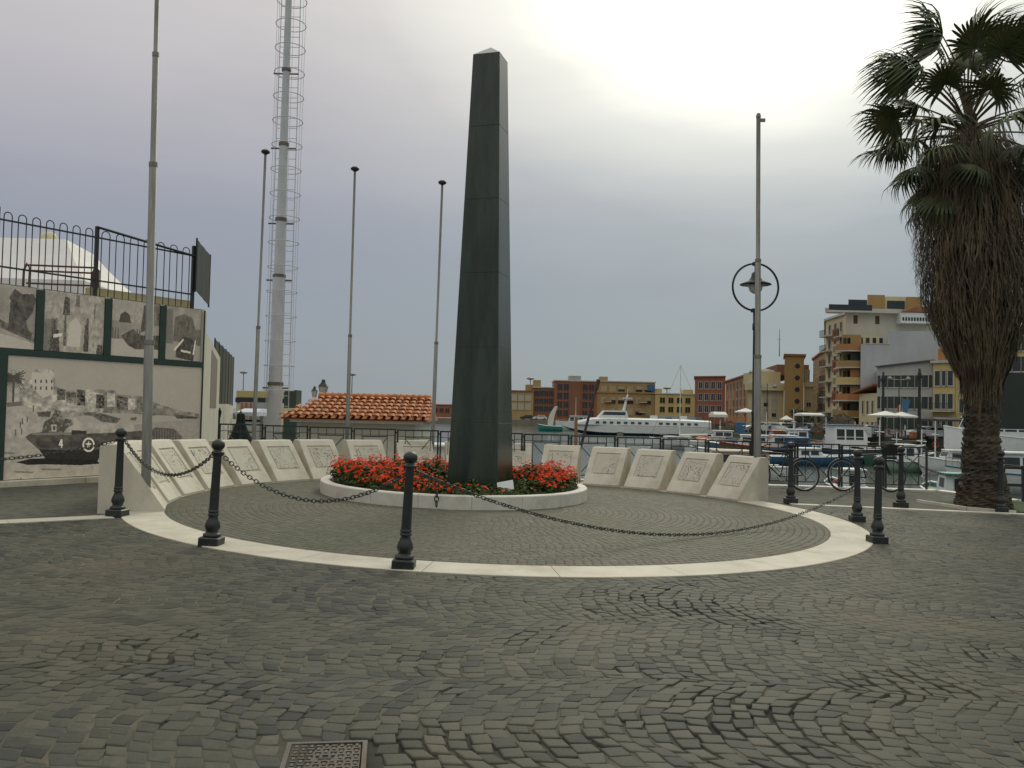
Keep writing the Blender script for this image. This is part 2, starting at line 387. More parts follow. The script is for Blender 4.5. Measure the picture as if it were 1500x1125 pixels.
# concentric small setts inside the ring
stone2 = stone_m.copy(); stone2.name = "small_sett"
for nd in stone2.node_tree.nodes:
    if nd.type == 'VALTORGB' and len(nd.color_ramp.elements) == 5:
        for el, c_ in zip(nd.color_ramp.elements, ((0.0915, 0.0906, 0.0664), (0.1052, 0.1044, 0.0775), (0.1143, 0.1138, 0.0854), (0.1235, 0.1218, 0.0904), (0.143, 0.137, 0.1005))): el.color = (*c_, 1)
PX, PY, PR = -0.98, 15.45, 2.36
cells = []
rad = 1.0
while rad < RI - .01:
    nst = int(2 * math.pi * rad / .098); th = (np.arange(nst) + rng.uniform(0, 1)) * 2 * math.pi / nst; dt = 2 * math.pi / nst
    r0, r1_ = rad, min(rad + .098, RI - .004)
    def P(r_, t_): return np.stack([CX + r_ * np.cos(t_), CY + r_ * np.sin(t_)], -1)
    cells.append(np.stack([P(r0, th), P(r1_, th), P(r1_, th + dt), P(r0, th + dt)], 1)); rad += .098
cells = np.concatenate(cells); cc = cells.mean(1)
cells = cells[np.hypot(cc[:, 0] - PX, cc[:, 1] - PY) > PR - .1]
struct(stones("inner_circle_setts", cells, stone2, lambda X, Y: .0014 + 0 * X, .0018, .03, .004))
mort2 = mat("fine_joint_sand", (.105, .097, .072), .95, .25, 3)
thv = np.linspace(0, 2 * math.pi, 97)
mb = MB(); mb.add([(CX, CY, gz(CX, CY) - .006)] + [(CX + RI * math.cos(t), CY + RI * math.sin(t), gz(CX + RI * math.cos(t), CY + RI * math.sin(t)) - .006) for t in thv[:-1]], [(0, i + 1, (i + 1) % 96 + 1) for i in range(96)])
struct(mb.build("inner_circle_joint_sand", mort2))
# travertine ring with real joints
mb = MB(); nseg = 26
for k in range(nseg):
    a0, a1 = 2 * math.pi * k / nseg + .0007, 2 * math.pi * (k + 1) / nseg - .0007
    tt = np.linspace(a0, a1, 9)
    def rp(r_, z): return [(CX + r_ * math.cos(t), CY + r_ * math.sin(t), gz(CX + r_ * math.cos(t), CY + r_ * math.sin(t)) + z) for t in tt]
    lo0, hi0, hi0b, hi1b, hi1, lo1 = rp(RI, -.1), rp(RI, .002), rp(RI + .006, .006), rp(RO - .006, .006), rp(RO, .002), rp(RO, -.1)
    mb.rings([lo0, hi0, hi0b, hi1b, hi1, lo1], closed=False, caps=(False, False), smooth=False)
    for e_ in (0, -1):
        prof = [lo0[e_], hi0[e_], hi0b[e_], hi1b[e_], hi1[e_], lo1[e_]]; mb.add(prof, [(0, 1, 2, 3, 4, 5)])
struct(mb.build("stone_ring_paving", travring))
def strip(name, pts, w, material, h=.006, seglen=1.2):
    mb = MB()
    for (x0, y0), (x1, y1) in zip(pts[:-1], pts[1:]):
        Ln = math.hypot(x1 - x0, y1 - y0); n = max(1, round(Ln / seglen)); dx, dy = (x1 - x0) / Ln, (y1 - y0) / Ln; nx, ny = -dy * w / 2, dx * w / 2
        for i in range(n):
            a0, a1 = i * Ln / n + .002, (i + 1) * Ln / n - .002
            c4 = [(x0 + dx * a + nx * s_, y0 + dy * a + ny * s_) for a, s_ in ((a0, 1), (a1, 1), (a1, -1), (a0, -1))]
            mb.rings([[(x, y, gz(x, y) - .1) for x, y in c4], [(x, y, gz(x, y) + h) for x, y in c4]], smooth=False)
    return mb.build(name, material)
struct(strip("pale_stone_band", [(-12, 5.55), (-5.95, 10.25), (-5.05, 10.98)], .30, travring))
struct(strip("pale_stone_band", [(5.15, 15.80), (9.0, 15.60), (16, 15.4)], .20, travring))
# back paving: smooth grey setts behind the bands
pave = mat("grey_paving", (.12, .117, .097), .9, .16, 14, .6, bscale=70, spec=.2, rgb2=(.065, .060, .048), mix=(.45, .7))
xs = np.arange(-30, 40.1, 1.0)
mb = MB(); top = [(x, float(quay_y(x)) - .3) for x in sorted(set(list(xs) + [q[0] for q in QUAY]))]
vv = [(x, -12, gz(x, -12) - .021) for x, _ in top] + [(x, y, gz(x, y) - .021) for x, y in top]
n = len(top); mb.add(vv, [(i, i + 1, n + i + 1, n + i) for i in range(n - 1)])
struct(mb.build("grey_paving", pave))
# far ground on either side and behind the camera is the same sheet; quay wall and its white edge stone
quaystone = mat("quay_stone", (.17, .16, .12), .85, .25, 1.6, .4, rgb2=(.07, .08, .05), mix=(.45, .65), stretch=(1, 1, 2.5))
mb = MB(); mb.add([(x, y, gz(x, y) - .03) for x, y in QUAY] + [(x, y, -5) for x, y in QUAY], [(i, i + 1, len(QUAY) + i + 1, len(QUAY) + i) for i in range(len(QUAY) - 1)])
struct(mb.build("quay_wall", quaystone))
struct(strip("quay_edge_stone", [(x, y - .17) for x, y in QUAY], .36, mat("edge_stone", (.62, .60, .53), .7, .1, 5, rgb2=(.4, .36, .28), mix=(.5, .75)), .03, 1.0))
# palm bed
grass = mat("bed_soil_grass", (.045, .07, .022), .95, .35, 20, .8)
mb = MB(); bed = [(8.22, 17.2), (8.62, 16.15), (9.3, 15.78), (16, 15.58), (16, 17.2), (10.4, 17.9)]
mb.rings([[(x, y, gz(x, y) - .05) for x, y in bed], [(x, y, gz(x, y) + .02) for x, y in bed]], smooth=False); struct(mb.build("grass_bed", grass))
struct(strip("bed_kerb", [(8.16, 17.25), (8.55, 16.12), (9.25, 15.74)], .06, trav, .04, .6))

# ------------------------------------------------------------------ water, far quays, low quay
wm = bpy.data.materials.new("harbour_water"); wm.use_nodes = True
N, L = wm.node_tree.nodes, wm.node_tree.links; p = N["Principled BSDF"]
p.inputs["Base Color"].default_value = (.040, .058, .042, 1); p.inputs["Roughness"].default_value = .12; p.inputs["IOR"].default_value = 1.33
tcn = N.new("ShaderNodeTexCoord"); mp = N.new("ShaderNodeMapping"); mp.inputs["Scale"].default_value = (.8, 1.6, 1); L.new(tcn.outputs["Object"], mp.inputs[0])
n_ = N.new("ShaderNodeTexNoise"); n_.inputs["Scale"].default_value = 1.7; n_.inputs["Detail"].default_value = 5; L.new(mp.outputs[0], n_.inputs[0])
bp = N.new("ShaderNodeBump"); bp.inputs["Strength"].default_value = .35; bp.inputs["Distance"].default_value = .12; L.new(n_.outputs[0], bp.inputs["Height"]); L.new(bp.outputs[0], p.inputs["Normal"])
mb = MB(); mb.add([(-900, -50, WATER), (900, -50, WATER), (900, 1500, WATER), (-900, 1500, WATER)], [(0, 1, 2, 3)]); struct(mb.build("harbour_water", wm))
farland = mat("far_quay", (.20, .18, .14), .9, .2, .3)
LZ = -.35
def land(name, poly, z=LZ, z0=-4, material=farland): 
    mb = MB(); mb.prism(poly, z0, z); return struct(mb.build(name, material))
land("far_quay", [(-160, 247), (46, 247), (46, 600), (-160, 600)])
land("right_quay", [(46.2, 247), (40, 150), (33.5, 115), (47, 108), (62, 104), (140, 96), (500, 96), (500, 600), (46.2, 600)], LZ, material=mat("right_quay_stone", (.12, .11, .08), .9, .3, .5, rgb2=(.06, .07, .05), mix=(.4, .6)))
land("low_quay", [(-60, 18.9), (-6.2, 18.9), (-1.9, 19.6), (-1.7, 45), (-12, 62), (-60, 62)], -1.05, -4, mat("low_quay_concrete", (.22, .20, .17), .9, .15, 1))
land("left_pier", [(-90, 110), (-24, 110), (-30, 150), (-90, 150)], -.6)

# ================================================================== BOLLARDS AND CHAINS
def make_bollard():
    r = empty("bollard", (0, 0, 0), 0)
    mb = MB(); mb.bbox(-.108, .108, -.108, .108, -.03, .087, .012); mb.build("base", iron, r)
    mb = MB(); prof = [(.085, .085), (.092, .095), (.092, .115), (.072, .125), (.06, .14), (.066, .155), (.078, .18), (.080, .20), (.074, .23), (.058, .265), (.048, .29), (.047, .305), (.058, .313), (.058, .328), (.050, .333), (.052, .345), (.057, .352), (.055, .362), (.0495, .37)]
    mb.lathe(prof, 28); mb.build("foot", iron, r)
    mb = MB(); seg = 32; rs = []
    for z in (.36, .372, .9, .955, .97):
        rr_ = .0495 - .008 * (z - .36) / .6; fl = .0022 if .37 < z < .95 else 0
        rs.append([((rr_ - fl * (i % 2)) * math.cos(2 * math.pi * i / seg), (rr_ - fl * (i % 2)) * math.sin(2 * math.pi * i / seg), z) for i in range(seg)])
    mb.rings(rs, smooth=True); mb.build("shaft", iron, r)
    mb = MB(); prof = [(.043, .955), (.05, .96), (.064, .972), (.068, .982), (.060, .992), (.046, 1.0), (.045, 1.008)] + [(.069 * math.sin(t), 1.062 - .062 * math.cos(t)) for t in np.linspace(.62, math.pi - .12, 14)] 
    mb.lathe(prof, 28); cap = mb.build("cap", iron, r)
    mb = MB()
    for sx in (-1, 1): mb.tube([(sx * .055 + .0, .018 * math.cos(t), .965 + .018 * math.sin(t)) for t in np.linspace(0, 2 * math.pi, 13)[:-1]], .005, 6, closed=True)
    mb.build("chain_eye", iron, r)
    return r
BOL = [(590, 834, "black bollard nearest the camera in front of the flower planter"), (306, 800, "black bollard in front of the left plaques, between two chains"), (168, 757, "leftmost black bollard, beside the thick flagpole"),
       (1288, 796, "black bollard standing nearest of the close pair right of the ring"), (1258, 764, "farther bollard of the close pair, with the long chain end"), (1160, 737, "black bollard in front of the parked bicycle"),
       (1322, 743, "black bollard alone left of the palm tree"), (1469, 750, "black bollard at the right side of the palm trunk")]
bol = []
proto = None
for i, (x, y, lb) in enumerate(BOL):
    X, Y, Z = ray(x, y)
    t = -CAM_Z
    t = -(CAM_Z) / (Z - (-.0159) * X - .0086 * Y); bx, by = X * t, Y * t
    by += .07
    bx, by = bx * 1.0, by
    if proto is None:
        proto = make_bollard(); o = proto; o.location = (bx, by, gz(bx, by) + .004)
    else: o = copy_thing(proto, (bx, by, gz(bx, by) + .004), R(random.uniform(-8, 8)), lb)
    tag(o, lb, "bollard", "black bollards round the monument"); bol.append(Vector((bx, by, gz(bx, by))))
    hb = 1.1
lean = {0: (R(1.0), R(2.2)), 1: (0, R(2.2)), 2: (0, R(.6)), 3: (0, R(1.0)), 5: (0, R(-.4))}
# the first three lean slightly to the right, as in the photo
bo = [o for o in col.objects if o.name.startswith("bollard")]
for i, o in enumerate(bo[:8]):
    if i in lean: o.rotation_euler = (lean[i][0], lean[i][1], o.rotation_euler.z)
def bpt(i, h, dx=0.0, dy=0.0):
    o = bo[i]; e_ = o.rotation_euler
    return bol[i] + Vector((math.sin(e_.y) * h + dx, -math.sin(e_.x) * h + dy, h))
def link_verts(P, d, k, ln=.062, wd=.040, th=.0052):
    d = d.normalized(); s_ = d.cross(Vector((0, 0, 1)))
    if s_.length < 1e-3: s_ = Vector((1, 0, 0))
    s_.normalize(); u_ = s_.cross(d).normalized()
    side = (s_ + u_ * .5).normalized() if k % 2 else (u_ - s_ * .5).normalized()
    pts = []
    for t in np.linspace(0, 2 * math.pi, 11)[:-1]:
        a_, b_ = math.cos(t), math.sin(t)
        a_ = math.copysign(abs(a_) ** .8, a_)
        pts.append(P + d * a_ * ln / 2 + side * b_ * wd / 2)
    return pts
def chain(A, B, sag, label, big=1.0):
    A, B = Vector(A), Vector(B)
    N_ = 400; pts = []
    for i in range(N_ + 1):
        t = i / N_; q = A.lerp(B, t); q.z = max(q.z - 4 * sag * t * (1 - t), gz(q.x, q.y) + .02); pts.append(q)
    mb = MB(); acc = 0; k = 0; step = .047 * big
    for i in range(N_):
        dl = (pts[i + 1] - pts[i]).length; acc += dl
        if acc >= step:
            acc -= step; mb.tube(link_verts(pts[i], pts[i + 1] - pts[i], k, .062 * big, .040 * big, .0052), .0054 * big, 5, closed=True); k += 1
    o = mb.build("chain", iron); tag(o, label, "chain", "iron chains between the bollards"); return o
chain(bpt(2, .96, .06), bpt(1, .95, -.06), .31, "short black chain hanging between the flagpole bollard and its neighbour")
chain(bpt(1, .95, .06), bpt(0, .90, -.05), .36, "black chain hanging in front of the left end of the planter")
chain(bpt(0, .93, .06), bpt(4, .50, -.06), .66, "longest black chain, drooping low across the front of the ring")
chain(bpt(2, .96, -.06), bpt(2, .80, -2.6, -1.3), .16, "black chain running left out of view past the photo wall")
chain(bpt(6, .95, .06), bpt(7, .92, -.06), .30, "black chain hanging across the palm trunk")
lk = at(640, 712, 8.30); mb = MB()
mb.tube([lk + Vector((-.02, 0, .05)), lk + Vector((.02, 0, .05)), lk + Vector((.015, 0, .0)), lk + Vector((-.015, 0, .0))], .008, 5, closed=True)
for k in range(4): mb.tube(link_verts(lk - Vector((0, 0, .03 + .047 * k)), Vector((.02, 0, -1)), k), .0062, 5, closed=True)
tag(mb.build("loose_chain_end", iron), "short loose chain end dangling from the long chain beside the nearest bollard", "chain")

# ================================================================== FLAGPOLES
def pole(name, foot, topx, r0, r1, label, cap=None, joints=(), plate=True):
    r = empty(name, foot, 0, label, "flagpole")
    d = Vector(topx) - Vector(foot); Ln = d.length
    mb = MB(); pts = [Vector((0, 0, -.05))]; rad_ = [r0]
    j = [0.0] + list(joints) + [1.0]; rr_ = np.linspace(r0, r1, len(j) - 1)
    pts, rad_ = [], []
    for k in range(len(j) - 1):
        pts += [d * (j[k] + (.0 if k == 0 else .002)), d * j[k + 1]]; rad_ += [rr_[k], rr_[k]]
    mb.tube(pts, rad_, 16); mb.build("pole", galv, r)
    if len(joints):
        for k, q in enumerate(joints): mb = MB(); mb.tube([d * (q - .004), d * (q + .004)], rr_[k] * 1.1, 16); mb.build("joint_collar", galv, r)
    if cap == 'disc':
        mb = MB(); mb.lathe([(.02, -.1), (.03, -.06), (.085, -.03), (.095, 0), (.07, .03), (.02, .04)], 16, c=d); mb.build("cap", ironrail, r)
    if cap == 'pulley':
        mb = MB(); mb.lathe([(r1 * 1.1, -.04), (r1 * 1.2, .0), (r1 * .8, .05)], 14, c=d); mb.box(d.x, d.x + .13, d.y - .02, d.y + .02, d.z - .11, d.z - .05); mb.build("cap", galv, r)
    if plate:
        mb = MB(); mb.box(r0 * .8, r0 * 1.5, -.03, .03, .0, .18); mb.build("clamp", galv, r)
    return r
def groundpt(x, y):
    X, Y, Z = ray(x, y); t = -(CAM_Z) / (Z + .0159 * X - .0086 * Y); return Vector((X * t, Y * t, gz(X * t, Y * t)))
fa = groundpt(209, 750); fa.y += .08
pole("flagpole", fa, at(229, 22, fa.y) + (at(229, 22, fa.y) - at(209, 750, fa.y)) * .12, .062, .03, "thick galvanised flagpole at far left beside the leftmost bollard", 'disc', (.30, .62, .82))
fe = groundpt(1111, 733); fe.y += .08
pole("flagpole", fe, at(1111, 170, fe.y), .066, .04, "grey flagpole without cap at right end of the plaque row", 'pulley', (.37, .62))
for x0, y0, x1, y1, D, lb in ((371, 660, 389, 222, 17.9, "leftmost thin capped flagpole beside the white mast"), (507, 690, 520, 247, 18.5, "middle thin capped flagpole in front of the tiled roof"), (632, 690, 648, 267, 18.9, "thin capped flagpole just left of the obelisk")):
    b_ = at(x0, y0, D); tp = at(x1, y1, D); d = tp - b_; ft = b_ + d * ((gz(b_.x, D) - b_.z) / d.z); ft.y = D
    o = pole("flagpole", ft, tp, .042, .026, lb, 'disc', (.45,)); o['group'] = "thin flagpoles behind the plaques"

# ================================================================== PLAQUES
relm = []
for k in range(4):
    M = mat("carved_stone_%s" % "abcd"[k], (.53, .49, .40), .75, .10, 3); N, L = M.node_tree.nodes, M.node_tree.links; p = N["Principled BSDF"]
    t_ = N.new("ShaderNodeTexCoord"); mp = N.new("ShaderNodeMapping"); mp.inputs["Location"].default_value = (k * 3.7, k * 1.3, k * 5.1); L.new(t_.outputs["Object"], mp.inputs[0])
    nn = N.new("ShaderNodeTexNoise"); nn.inputs["Scale"].default_value = 3.2 + k * .5; nn.inputs["Detail"].default_value = 3; L.new(mp.outputs[0], nn.inputs[0])
    # thin contour lines of the noise, like an engraved map
    w1 = N.new("ShaderNodeMath"); w1.operation = 'MULTIPLY'; w1.inputs[1].default_value = 9.0; L.new(nn.outputs[0], w1.inputs[0])
    w2 = N.new("ShaderNodeMath"); w2.operation = 'PINGPONG'; w2.inputs[1].default_value = .5; L.new(w1.outputs[0], w2.inputs[0])
    w3 = N.new("ShaderNodeMapRange"); w3.inputs[1].default_value = .02; w3.inputs[2].default_value = .10; L.new(w2.outputs[0], w3.inputs[0])
    n5 = N.new("ShaderNodeTexNoise"); n5.inputs["Scale"].default_value = 2.3; L.new(mp.outputs[0], n5.inputs[0])
    m5 = N.new("ShaderNodeMapRange"); m5.inputs[1].default_value = .45; m5.inputs[2].default_value = .6; L.new(n5.outputs[0], m5.inputs[0])
    mxx = N.new("ShaderNodeMath"); mxx.operation = 'MAXIMUM'; L.new(w3.outputs[0], mxx.inputs[0]); L.new(m5.outputs[0], mxx.inputs[1])
    mc = N.new("ShaderNodeMix"); mc.data_type = 'RGBA'; mc.inputs[6].default_value = (.20, .175, .13, 1)
    src = p.inputs["Base Color"].links[0].from_socket; L.new(mxx.outputs[0], mc.inputs[0]); L.new(src, mc.inputs[7]); L.new(mc.outputs[2], p.inputs["Base Color"])
    bp = N.new("ShaderNodeBump"); bp.inputs["Strength"].default_value = .8; bp.inputs["Distance"].default_value = .01; L.new(mxx.outputs[0], bp.inputs["Height"]); L.new(bp.outputs[0], p.inputs["Normal"])
    relm.append(M)
PLA = [32.0, 43.3, 54.5, 64.9, 76.3, 87.6, 99.3, 110.9, 122.7, 134.3, 144.6, 155.6, 166.6, 177.4, 188.2, 199.3]
ordn = ["leftmost", "second", "third", "fourth", "fifth", "sixth", "seventh", "eighth", "eighth", "seventh", "sixth", "fifth", "fourth", "third", "second", "rightmost"]
for k, ad in enumerate(PLA):
    a_ = R(ad); rf = 4.83 if 60 < ad < 160 else 4.88
    px, py = CX + rf * math.cos(a_), CY + rf * math.sin(a_)
    h = float(np.interp(ad, [30, 60, 90, 150, 175, 200], [.80, .79, .77, .77, .84, .90]))
    side = 15 - k
    if side == 0: lb = "leftmost pale stone plaque, its side wall facing the camera"
    elif side == 15: lb = "rightmost pale stone plaque, beside the grey flagpole"
    elif side < 8: lb = "sloping pale stone plaque, %s from the left end of the curved row" % ordn[side]
    else: lb = "sloping pale stone plaque, %s from the right end of the curved row" % ordn[side]
    o = empty("memorial_plaque", (px, py, gz(px, py)), a_, lb, "plaque", "stone plaques in a curved row")
    w = .395
    prof = [(0, -.04), (0, .035), (.012, .05), (.585, h - .015), (.61, h), (.78, h), (.815, h - .03), (.82, h - .06), (.82, -.04)]
    # front slope is split to leave a sunken field
    A = Vector((.012, 0, .05)); B = Vector((.585, 0, h - .015)); S = (B - A); nrm = Vector((-S.z, 0, S.x)).normalized()
    mb = MB(); b_ = .012
    def pl(pr, y): return [(x, y, z) for x, z in pr]
    ins = [(x + (.012 if i < 5 else -.0) * (1 if i > 0 else 0), z - (.0 if i < 2 else .006)) for i, (x, z) in enumerate(prof)]
    n_ = len(prof)
    # sides
    vs_ = pl(prof, -w + b_) + pl(prof, w - b_) + pl([(x if i in (0, 1, 8) else x, z - (.008 if 2 <= i <= 7 else 0)) for i, (x, z) in enumerate(prof)], -w) + pl([(x, z - (.008 if 2 <= i <= 7 else 0)) for i, (x, z) in enumerate(prof)], w)
    fc = []
    for i in range(n_):
        j = (i + 1) % n_
        if i != 2: fc.append((i, j, n_ + j, n_ + i))
        fc.append((i, j, 2 * n_ + j, 2 * n_ + i)); fc.append((n_ + i, n_ + j, 3 * n_ + j, 3 * n_ + i))
    fc.append(tuple(range(2 * n_, 3 * n_))); fc.append(tuple(range(3 * n_, 4 * n_)))
    mb.add(vs_, fc)
    u0, u1, y1 = .24, .86, .27
    def sp(u, y, dn=0): q = A + S * u - nrm * dn; return (q.x, y, q.z)
    W0 = w - b_
    outer = [sp(0, -W0), sp(0, W0), sp(1, W0), sp(1, -W0)]
    inn = [sp(u0, -y1), sp(u0, y1), sp(u1, y1), sp(u1, -y1)]; low = [sp(u0 + .01, -y1 + .005, .02), sp(u0 + .01, y1 - .005, .02), sp(u1 - .01, y1 - .005, .02), sp(u1 - .01, -y1 + .005, .02)]
    mb.add(outer + inn + low, [(i, (i + 1) % 4, 4 + (i + 1) % 4, 4 + i) for i in range(4)] + [(4 + i, 4 + (i + 1) % 4, 8 + (i + 1) % 4, 8 + i) for i in range(4)] + [(8, 9, 10, 11)])
    mb.build("block", trav, o)
    mb = MB(); q = [sp(u0 + .05, -y1 + .035, .019), sp(u0 + .05, y1 - .035, .019), sp(u1 - .05, y1 - .035, .019), sp(u1 - .05, -y1 + .035, .019)]
    q2 = [sp(u0 + .055, -y1 + .04, .006), sp(u0 + .055, y1 - .04, .006), sp(u1 - .055, y1 - .04, .006), sp(u1 - .055, -y1 + .04, .006)]
    mb.rings([q, q2], smooth=False); mb.build("carved_panel", relm[k % 4], o)

# ================================================================== OBELISK AND PLANTER
obm = mat("dark_green_stone", (.024, .038, .025), .24, .45, 3.0, .12, bscale=5, stretch=(1.8, 1.8, .30), rgb2=(.060, .072, .048), mix=(.46, .72))
obj_c = (-.51, 15.05); oz = gz(*obj_c)
ob = empty("obelisk", (obj_c[0], obj_c[1], oz), R(-16.5 + 0), "tall dark green stone obelisk rising from the flower bed", "obelisk")
HT = at(715, 86, 15.05).z - oz
lv = np.linspace(0, HT, 7)
for k in range(6):
    mb = MB(); z0, z1 = lv[k] + .003, lv[k + 1] - .003
    w0, w1 = (.46 - (.46 - .245) * z / HT for z in (z0, z1))
    b_ = .008
    def sq(w_, z, i=0): a1 = w_ - b_; w_ = w_ - i; return [(-a1 + i, -w_, z), (a1 - i, -w_, z), (w_, -a1 + i, z), (w_, a1 - i, z), (a1 - i, w_, z), (-a1 + i, w_, z), (-w_, a1 - i, z), (-w_, -a1 + i, z)]
    mb.rings([sq(w0 - .004, z0 - .003), sq(w0, z0 + .002), sq(w1, z1 - .002), sq(w1 - .004, z1 + .003)], smooth=False)
    mb.build("shaft_block", obm, ob)
mb = MB(); wt = .245; hp = at(715, 71, 15.05).z - oz - HT
mb.add([(-wt, -wt, HT + .003), (wt, -wt, HT + .003), (wt, wt, HT + .003), (-wt, wt, HT + .003), (0, 0, HT + hp + .02)], [(0, 1, 4), (1, 2, 4), (2, 3, 4), (3, 0, 4), (3, 2, 1, 0)])
mb.build("pyramid_top", mat("pale_cap_stone", (.34, .34, .32), .4, .1, 3), ob)
pl_ = empty("round_planter", (PX, PY, gz(PX, PY)), 0, "low round planter with pale stone rim round the obelisk", "planter")
nseg = 18
for k in range(nseg):
    a0, a1 = 2 * math.pi * k / nseg + .0012, 2 * math.pi * (k + 1) / nseg - .0012; tt = np.linspace(a0, a1, 9); mb = MB()
    def rp(r_, z): return [(r_ * math.cos(t), r_ * math.sin(t), z + gz(PX + r_ * math.cos(t), PY + r_ * math.sin(t)) - gz(PX, PY)) for t in tt]
    rs = [rp(PR, -.04), rp(PR, .19), rp(PR - .012, .205), rp(PR - .15, .205), rp(PR - .16, .195), rp(PR - .16, .0)]
    mb.rings(rs, closed=False, caps=(False, False), smooth=False)
    for e_ in (0, -1): mb.add([r_[e_] for r_ in rs], [tuple(range(6))])
    mb.build("rim_stone", kerbst, pl_)
soil = mat("dark_soil", (.035, .028, .018), 1, .3, 12, .8)
mb = MB(); mb.lathe([(PR - .17, .05), (PR - .17, .15), (.1, .17)], 48, smooth=False); mb.build("soil", soil, pl_)
leafm = mat("begonia_leaf", (.050, .080, .022), .7, .5, 6, rgb2=(.085, .045, .018), mix=(.5, .62), spec=.12)
flm = mat("red_petals", (.66, .045, .012), .7, .25, 9, rgb2=(.70, .085, .02), mix=(.5, .6), spec=.1)
def flowerbed():
    lf, fl = [], []
    nplant = 620
    for _ in range(nplant):
        rr_ = (PR - .24) * math.sqrt(random.random()); t = random.uniform(0, 2 * math.pi); x, y = PX + rr_ * math.cos(t), PY + rr_ * math.sin(t)
        dx, dy = x - obj_c[0], y - obj_c[1]
        if max(abs(dx), abs(dy)) < .56: continue
        hgt = random.uniform(.19, .34) * (1.12 if (x < -1.4 or x > .2) else .8) * (.75 if (y < 14.2) else 1)
        if x < -2.0 or y > 15: hgt *= 1.15
        bare = (abs(x - .03) < .42 and y < 15.2) or (-.5 < x < .0 and y < 14.6)
        if bare: hgt *= .6
        z0 = gz(x, y) + .15
        rad_ = random.uniform(.10, .17)
        for _ in range(34):
            u, v, w_ = random.gauss(0, 1), random.gauss(0, 1), random.gauss(0, 1); n_ = math.sqrt(u * u + v * v + w_ * w_); q = random.uniform(.55, 1)
            c_ = Vector((x + u / n_ * rad_ * q, y + v / n_ * rad_ * q, z0 + hgt * .5 + w_ / n_ * hgt * .5 * q))
            s_ = random.uniform(.022, .042); ax = Vector((u, v, abs(w_) + .6)).normalized(); t1 = ax.orthogonal().normalized(); t1 = (Matrix.Rotation(random.uniform(0, 6.28), 3, ax) @ t1); t2 = ax.cross(t1)
            lf.append([c_ - t1 * s_, c_ + t2 * s_ * .7 + ax * .006, c_ + t1 * s_, c_ - t2 * s_ * .7 + ax * .006])
        redness = .5 + .5 * math.sin(x * 2.3 + y * 1.3) + random.uniform(-.3, .4)
        if x > .55: redness = 1.4
        if x < -1.5: redness += .5
        nf = int(max(0, redness) * 5) if not bare else (1 if random.random() < .25 else 0)
        for _ in range(nf):
            u, v, w_ = random.gauss(0, 1), random.gauss(0, 1) - .3, abs(random.gauss(0, 1)) + .25; n_ = math.sqrt(u * u + v * v + w_ * w_)
            c_ = Vector((x + u / n_ * rad_ * 1.05, y + v / n_ * rad_ * 1.05, z0 + hgt * .45 + w_ / n_ * hgt * .62)); ax = Vector((u * .5, v * .5 - .4, w_)).normalized()
            t1 = ax.orthogonal().normalized(); t2 = ax.cross(t1); s_ = random.uniform(.017, .033); ph = random.uniform(0, 6)
            for kk in range(4):
                a_ = ph + kk * math.pi / 2; d1 = t1 * math.cos(a_) + t2 * math.sin(a_); d2 = ax.cross(d1)
                fl.append([c_, c_ + d1 * s_ * .6 + d2 * s_ * .5 + ax * .008, c_ + d1 * s_ * 1.15 + ax * random.uniform(-.004, .014), c_ + d1 * s_ * .6 - d2 * s_ * .5 + ax * .008])
    for nm, L_, m_, lb, ct in (("flower_bed_foliage", lf, leafm, "green and bronze leaves of the bedding plants filling the round planter", "foliage"), ("red_flowers", fl, flm, "orange red blossoms covering the planter round the obelisk", "flowers")):
        co_ = np.array([[tuple(v) for v in q] for q in L_]).reshape(-1, 3); me = bpy.data.meshes.new(nm); fast_mesh(me, co_, np.arange(len(co_)).reshape(-1, 4)); me.materials.append(m_)
        o = bpy.data.objects.new(nm, me); col.objects.link(o); tag(o, lb, ct, kind="stuff")
flowerbed()
# small white plate leaning at the foot of the obelisk
sg = empty("small_plate", at(742, 724, 14.25), R(-12), "small white tilted plate at the foot of the obelisk", "sign")
mb = MB(); Mx = Matrix.Rotation(R(-30), 4, 'X') @ Matrix.Rotation(R(-14), 4, 'Y')
mb.box(-.135, .135, -.006, .006, .02, .24, M=Mx); mb.build("plate", white, sg)
mb = MB(); mb.tube([(0, .0, -.16), (0, .02, .1)], .009, 6); mb.build("stake", iron, sg)

# ================================================================== PHOTO WALL
WA, WBp = Vector((-8.34, 13.8, 0)), Vector((-6.13, 17.1, 0))
wd = (WBp - WA).normalized(); wn_ = Vector((wd.y, -wd.x, 0))      # wn_ points to the camera side
def wallhit(x, y):
    """metres along the wall and height of the wall point seen at pixel x, y"""
    X, Y, Z = ray(x, y); C = Vector((0, 0, CAM_Z)); d = Vector((X, Y, Z)); t = (WA - C).dot(wn_) / d.dot(wn_); q = C + d * t
    return (q - WA).dot(wd), q.z
Wang = math.atan2(wd.y, wd.x)
def wallobj(name, label, cat, group=None): return empty(name, (WA.x, WA.y, 0), Wang, label, cat, group)   # local x along wall, local -y towards the camera
LW = (WBp - WA).length; HW = wallhit(200, 441)[1]
s_end = wallhit(299, 500)[0]
wl_ = wallobj("photo_wall", "whitewashed wall carrying the black and white photo panels", "wall")
mb = MB(); mb.box(-7, s_end, .02, .32, -.2, HW); mb.build("wall", whitewall, wl_)
mb = MB(); 
for k in range(8): mb.bbox(-7 + k * 1.42 + .003, -7 + (k + 1) * 1.42 - .003, -.16, .016, -.1, .325, .01)
mb.build("base_ledge", trav, wl_)
s150 = wallhit(150, 430)[0]
pw = wallobj("parapet", "pale yellow parapet strip on top behind the photo wall", "wall"); mb = MB(); mb.box(s150 - .02, s_end - .05, .34, .52, 1.5, HW + .19); mb.build("parapet_block", yellowwall, pw)

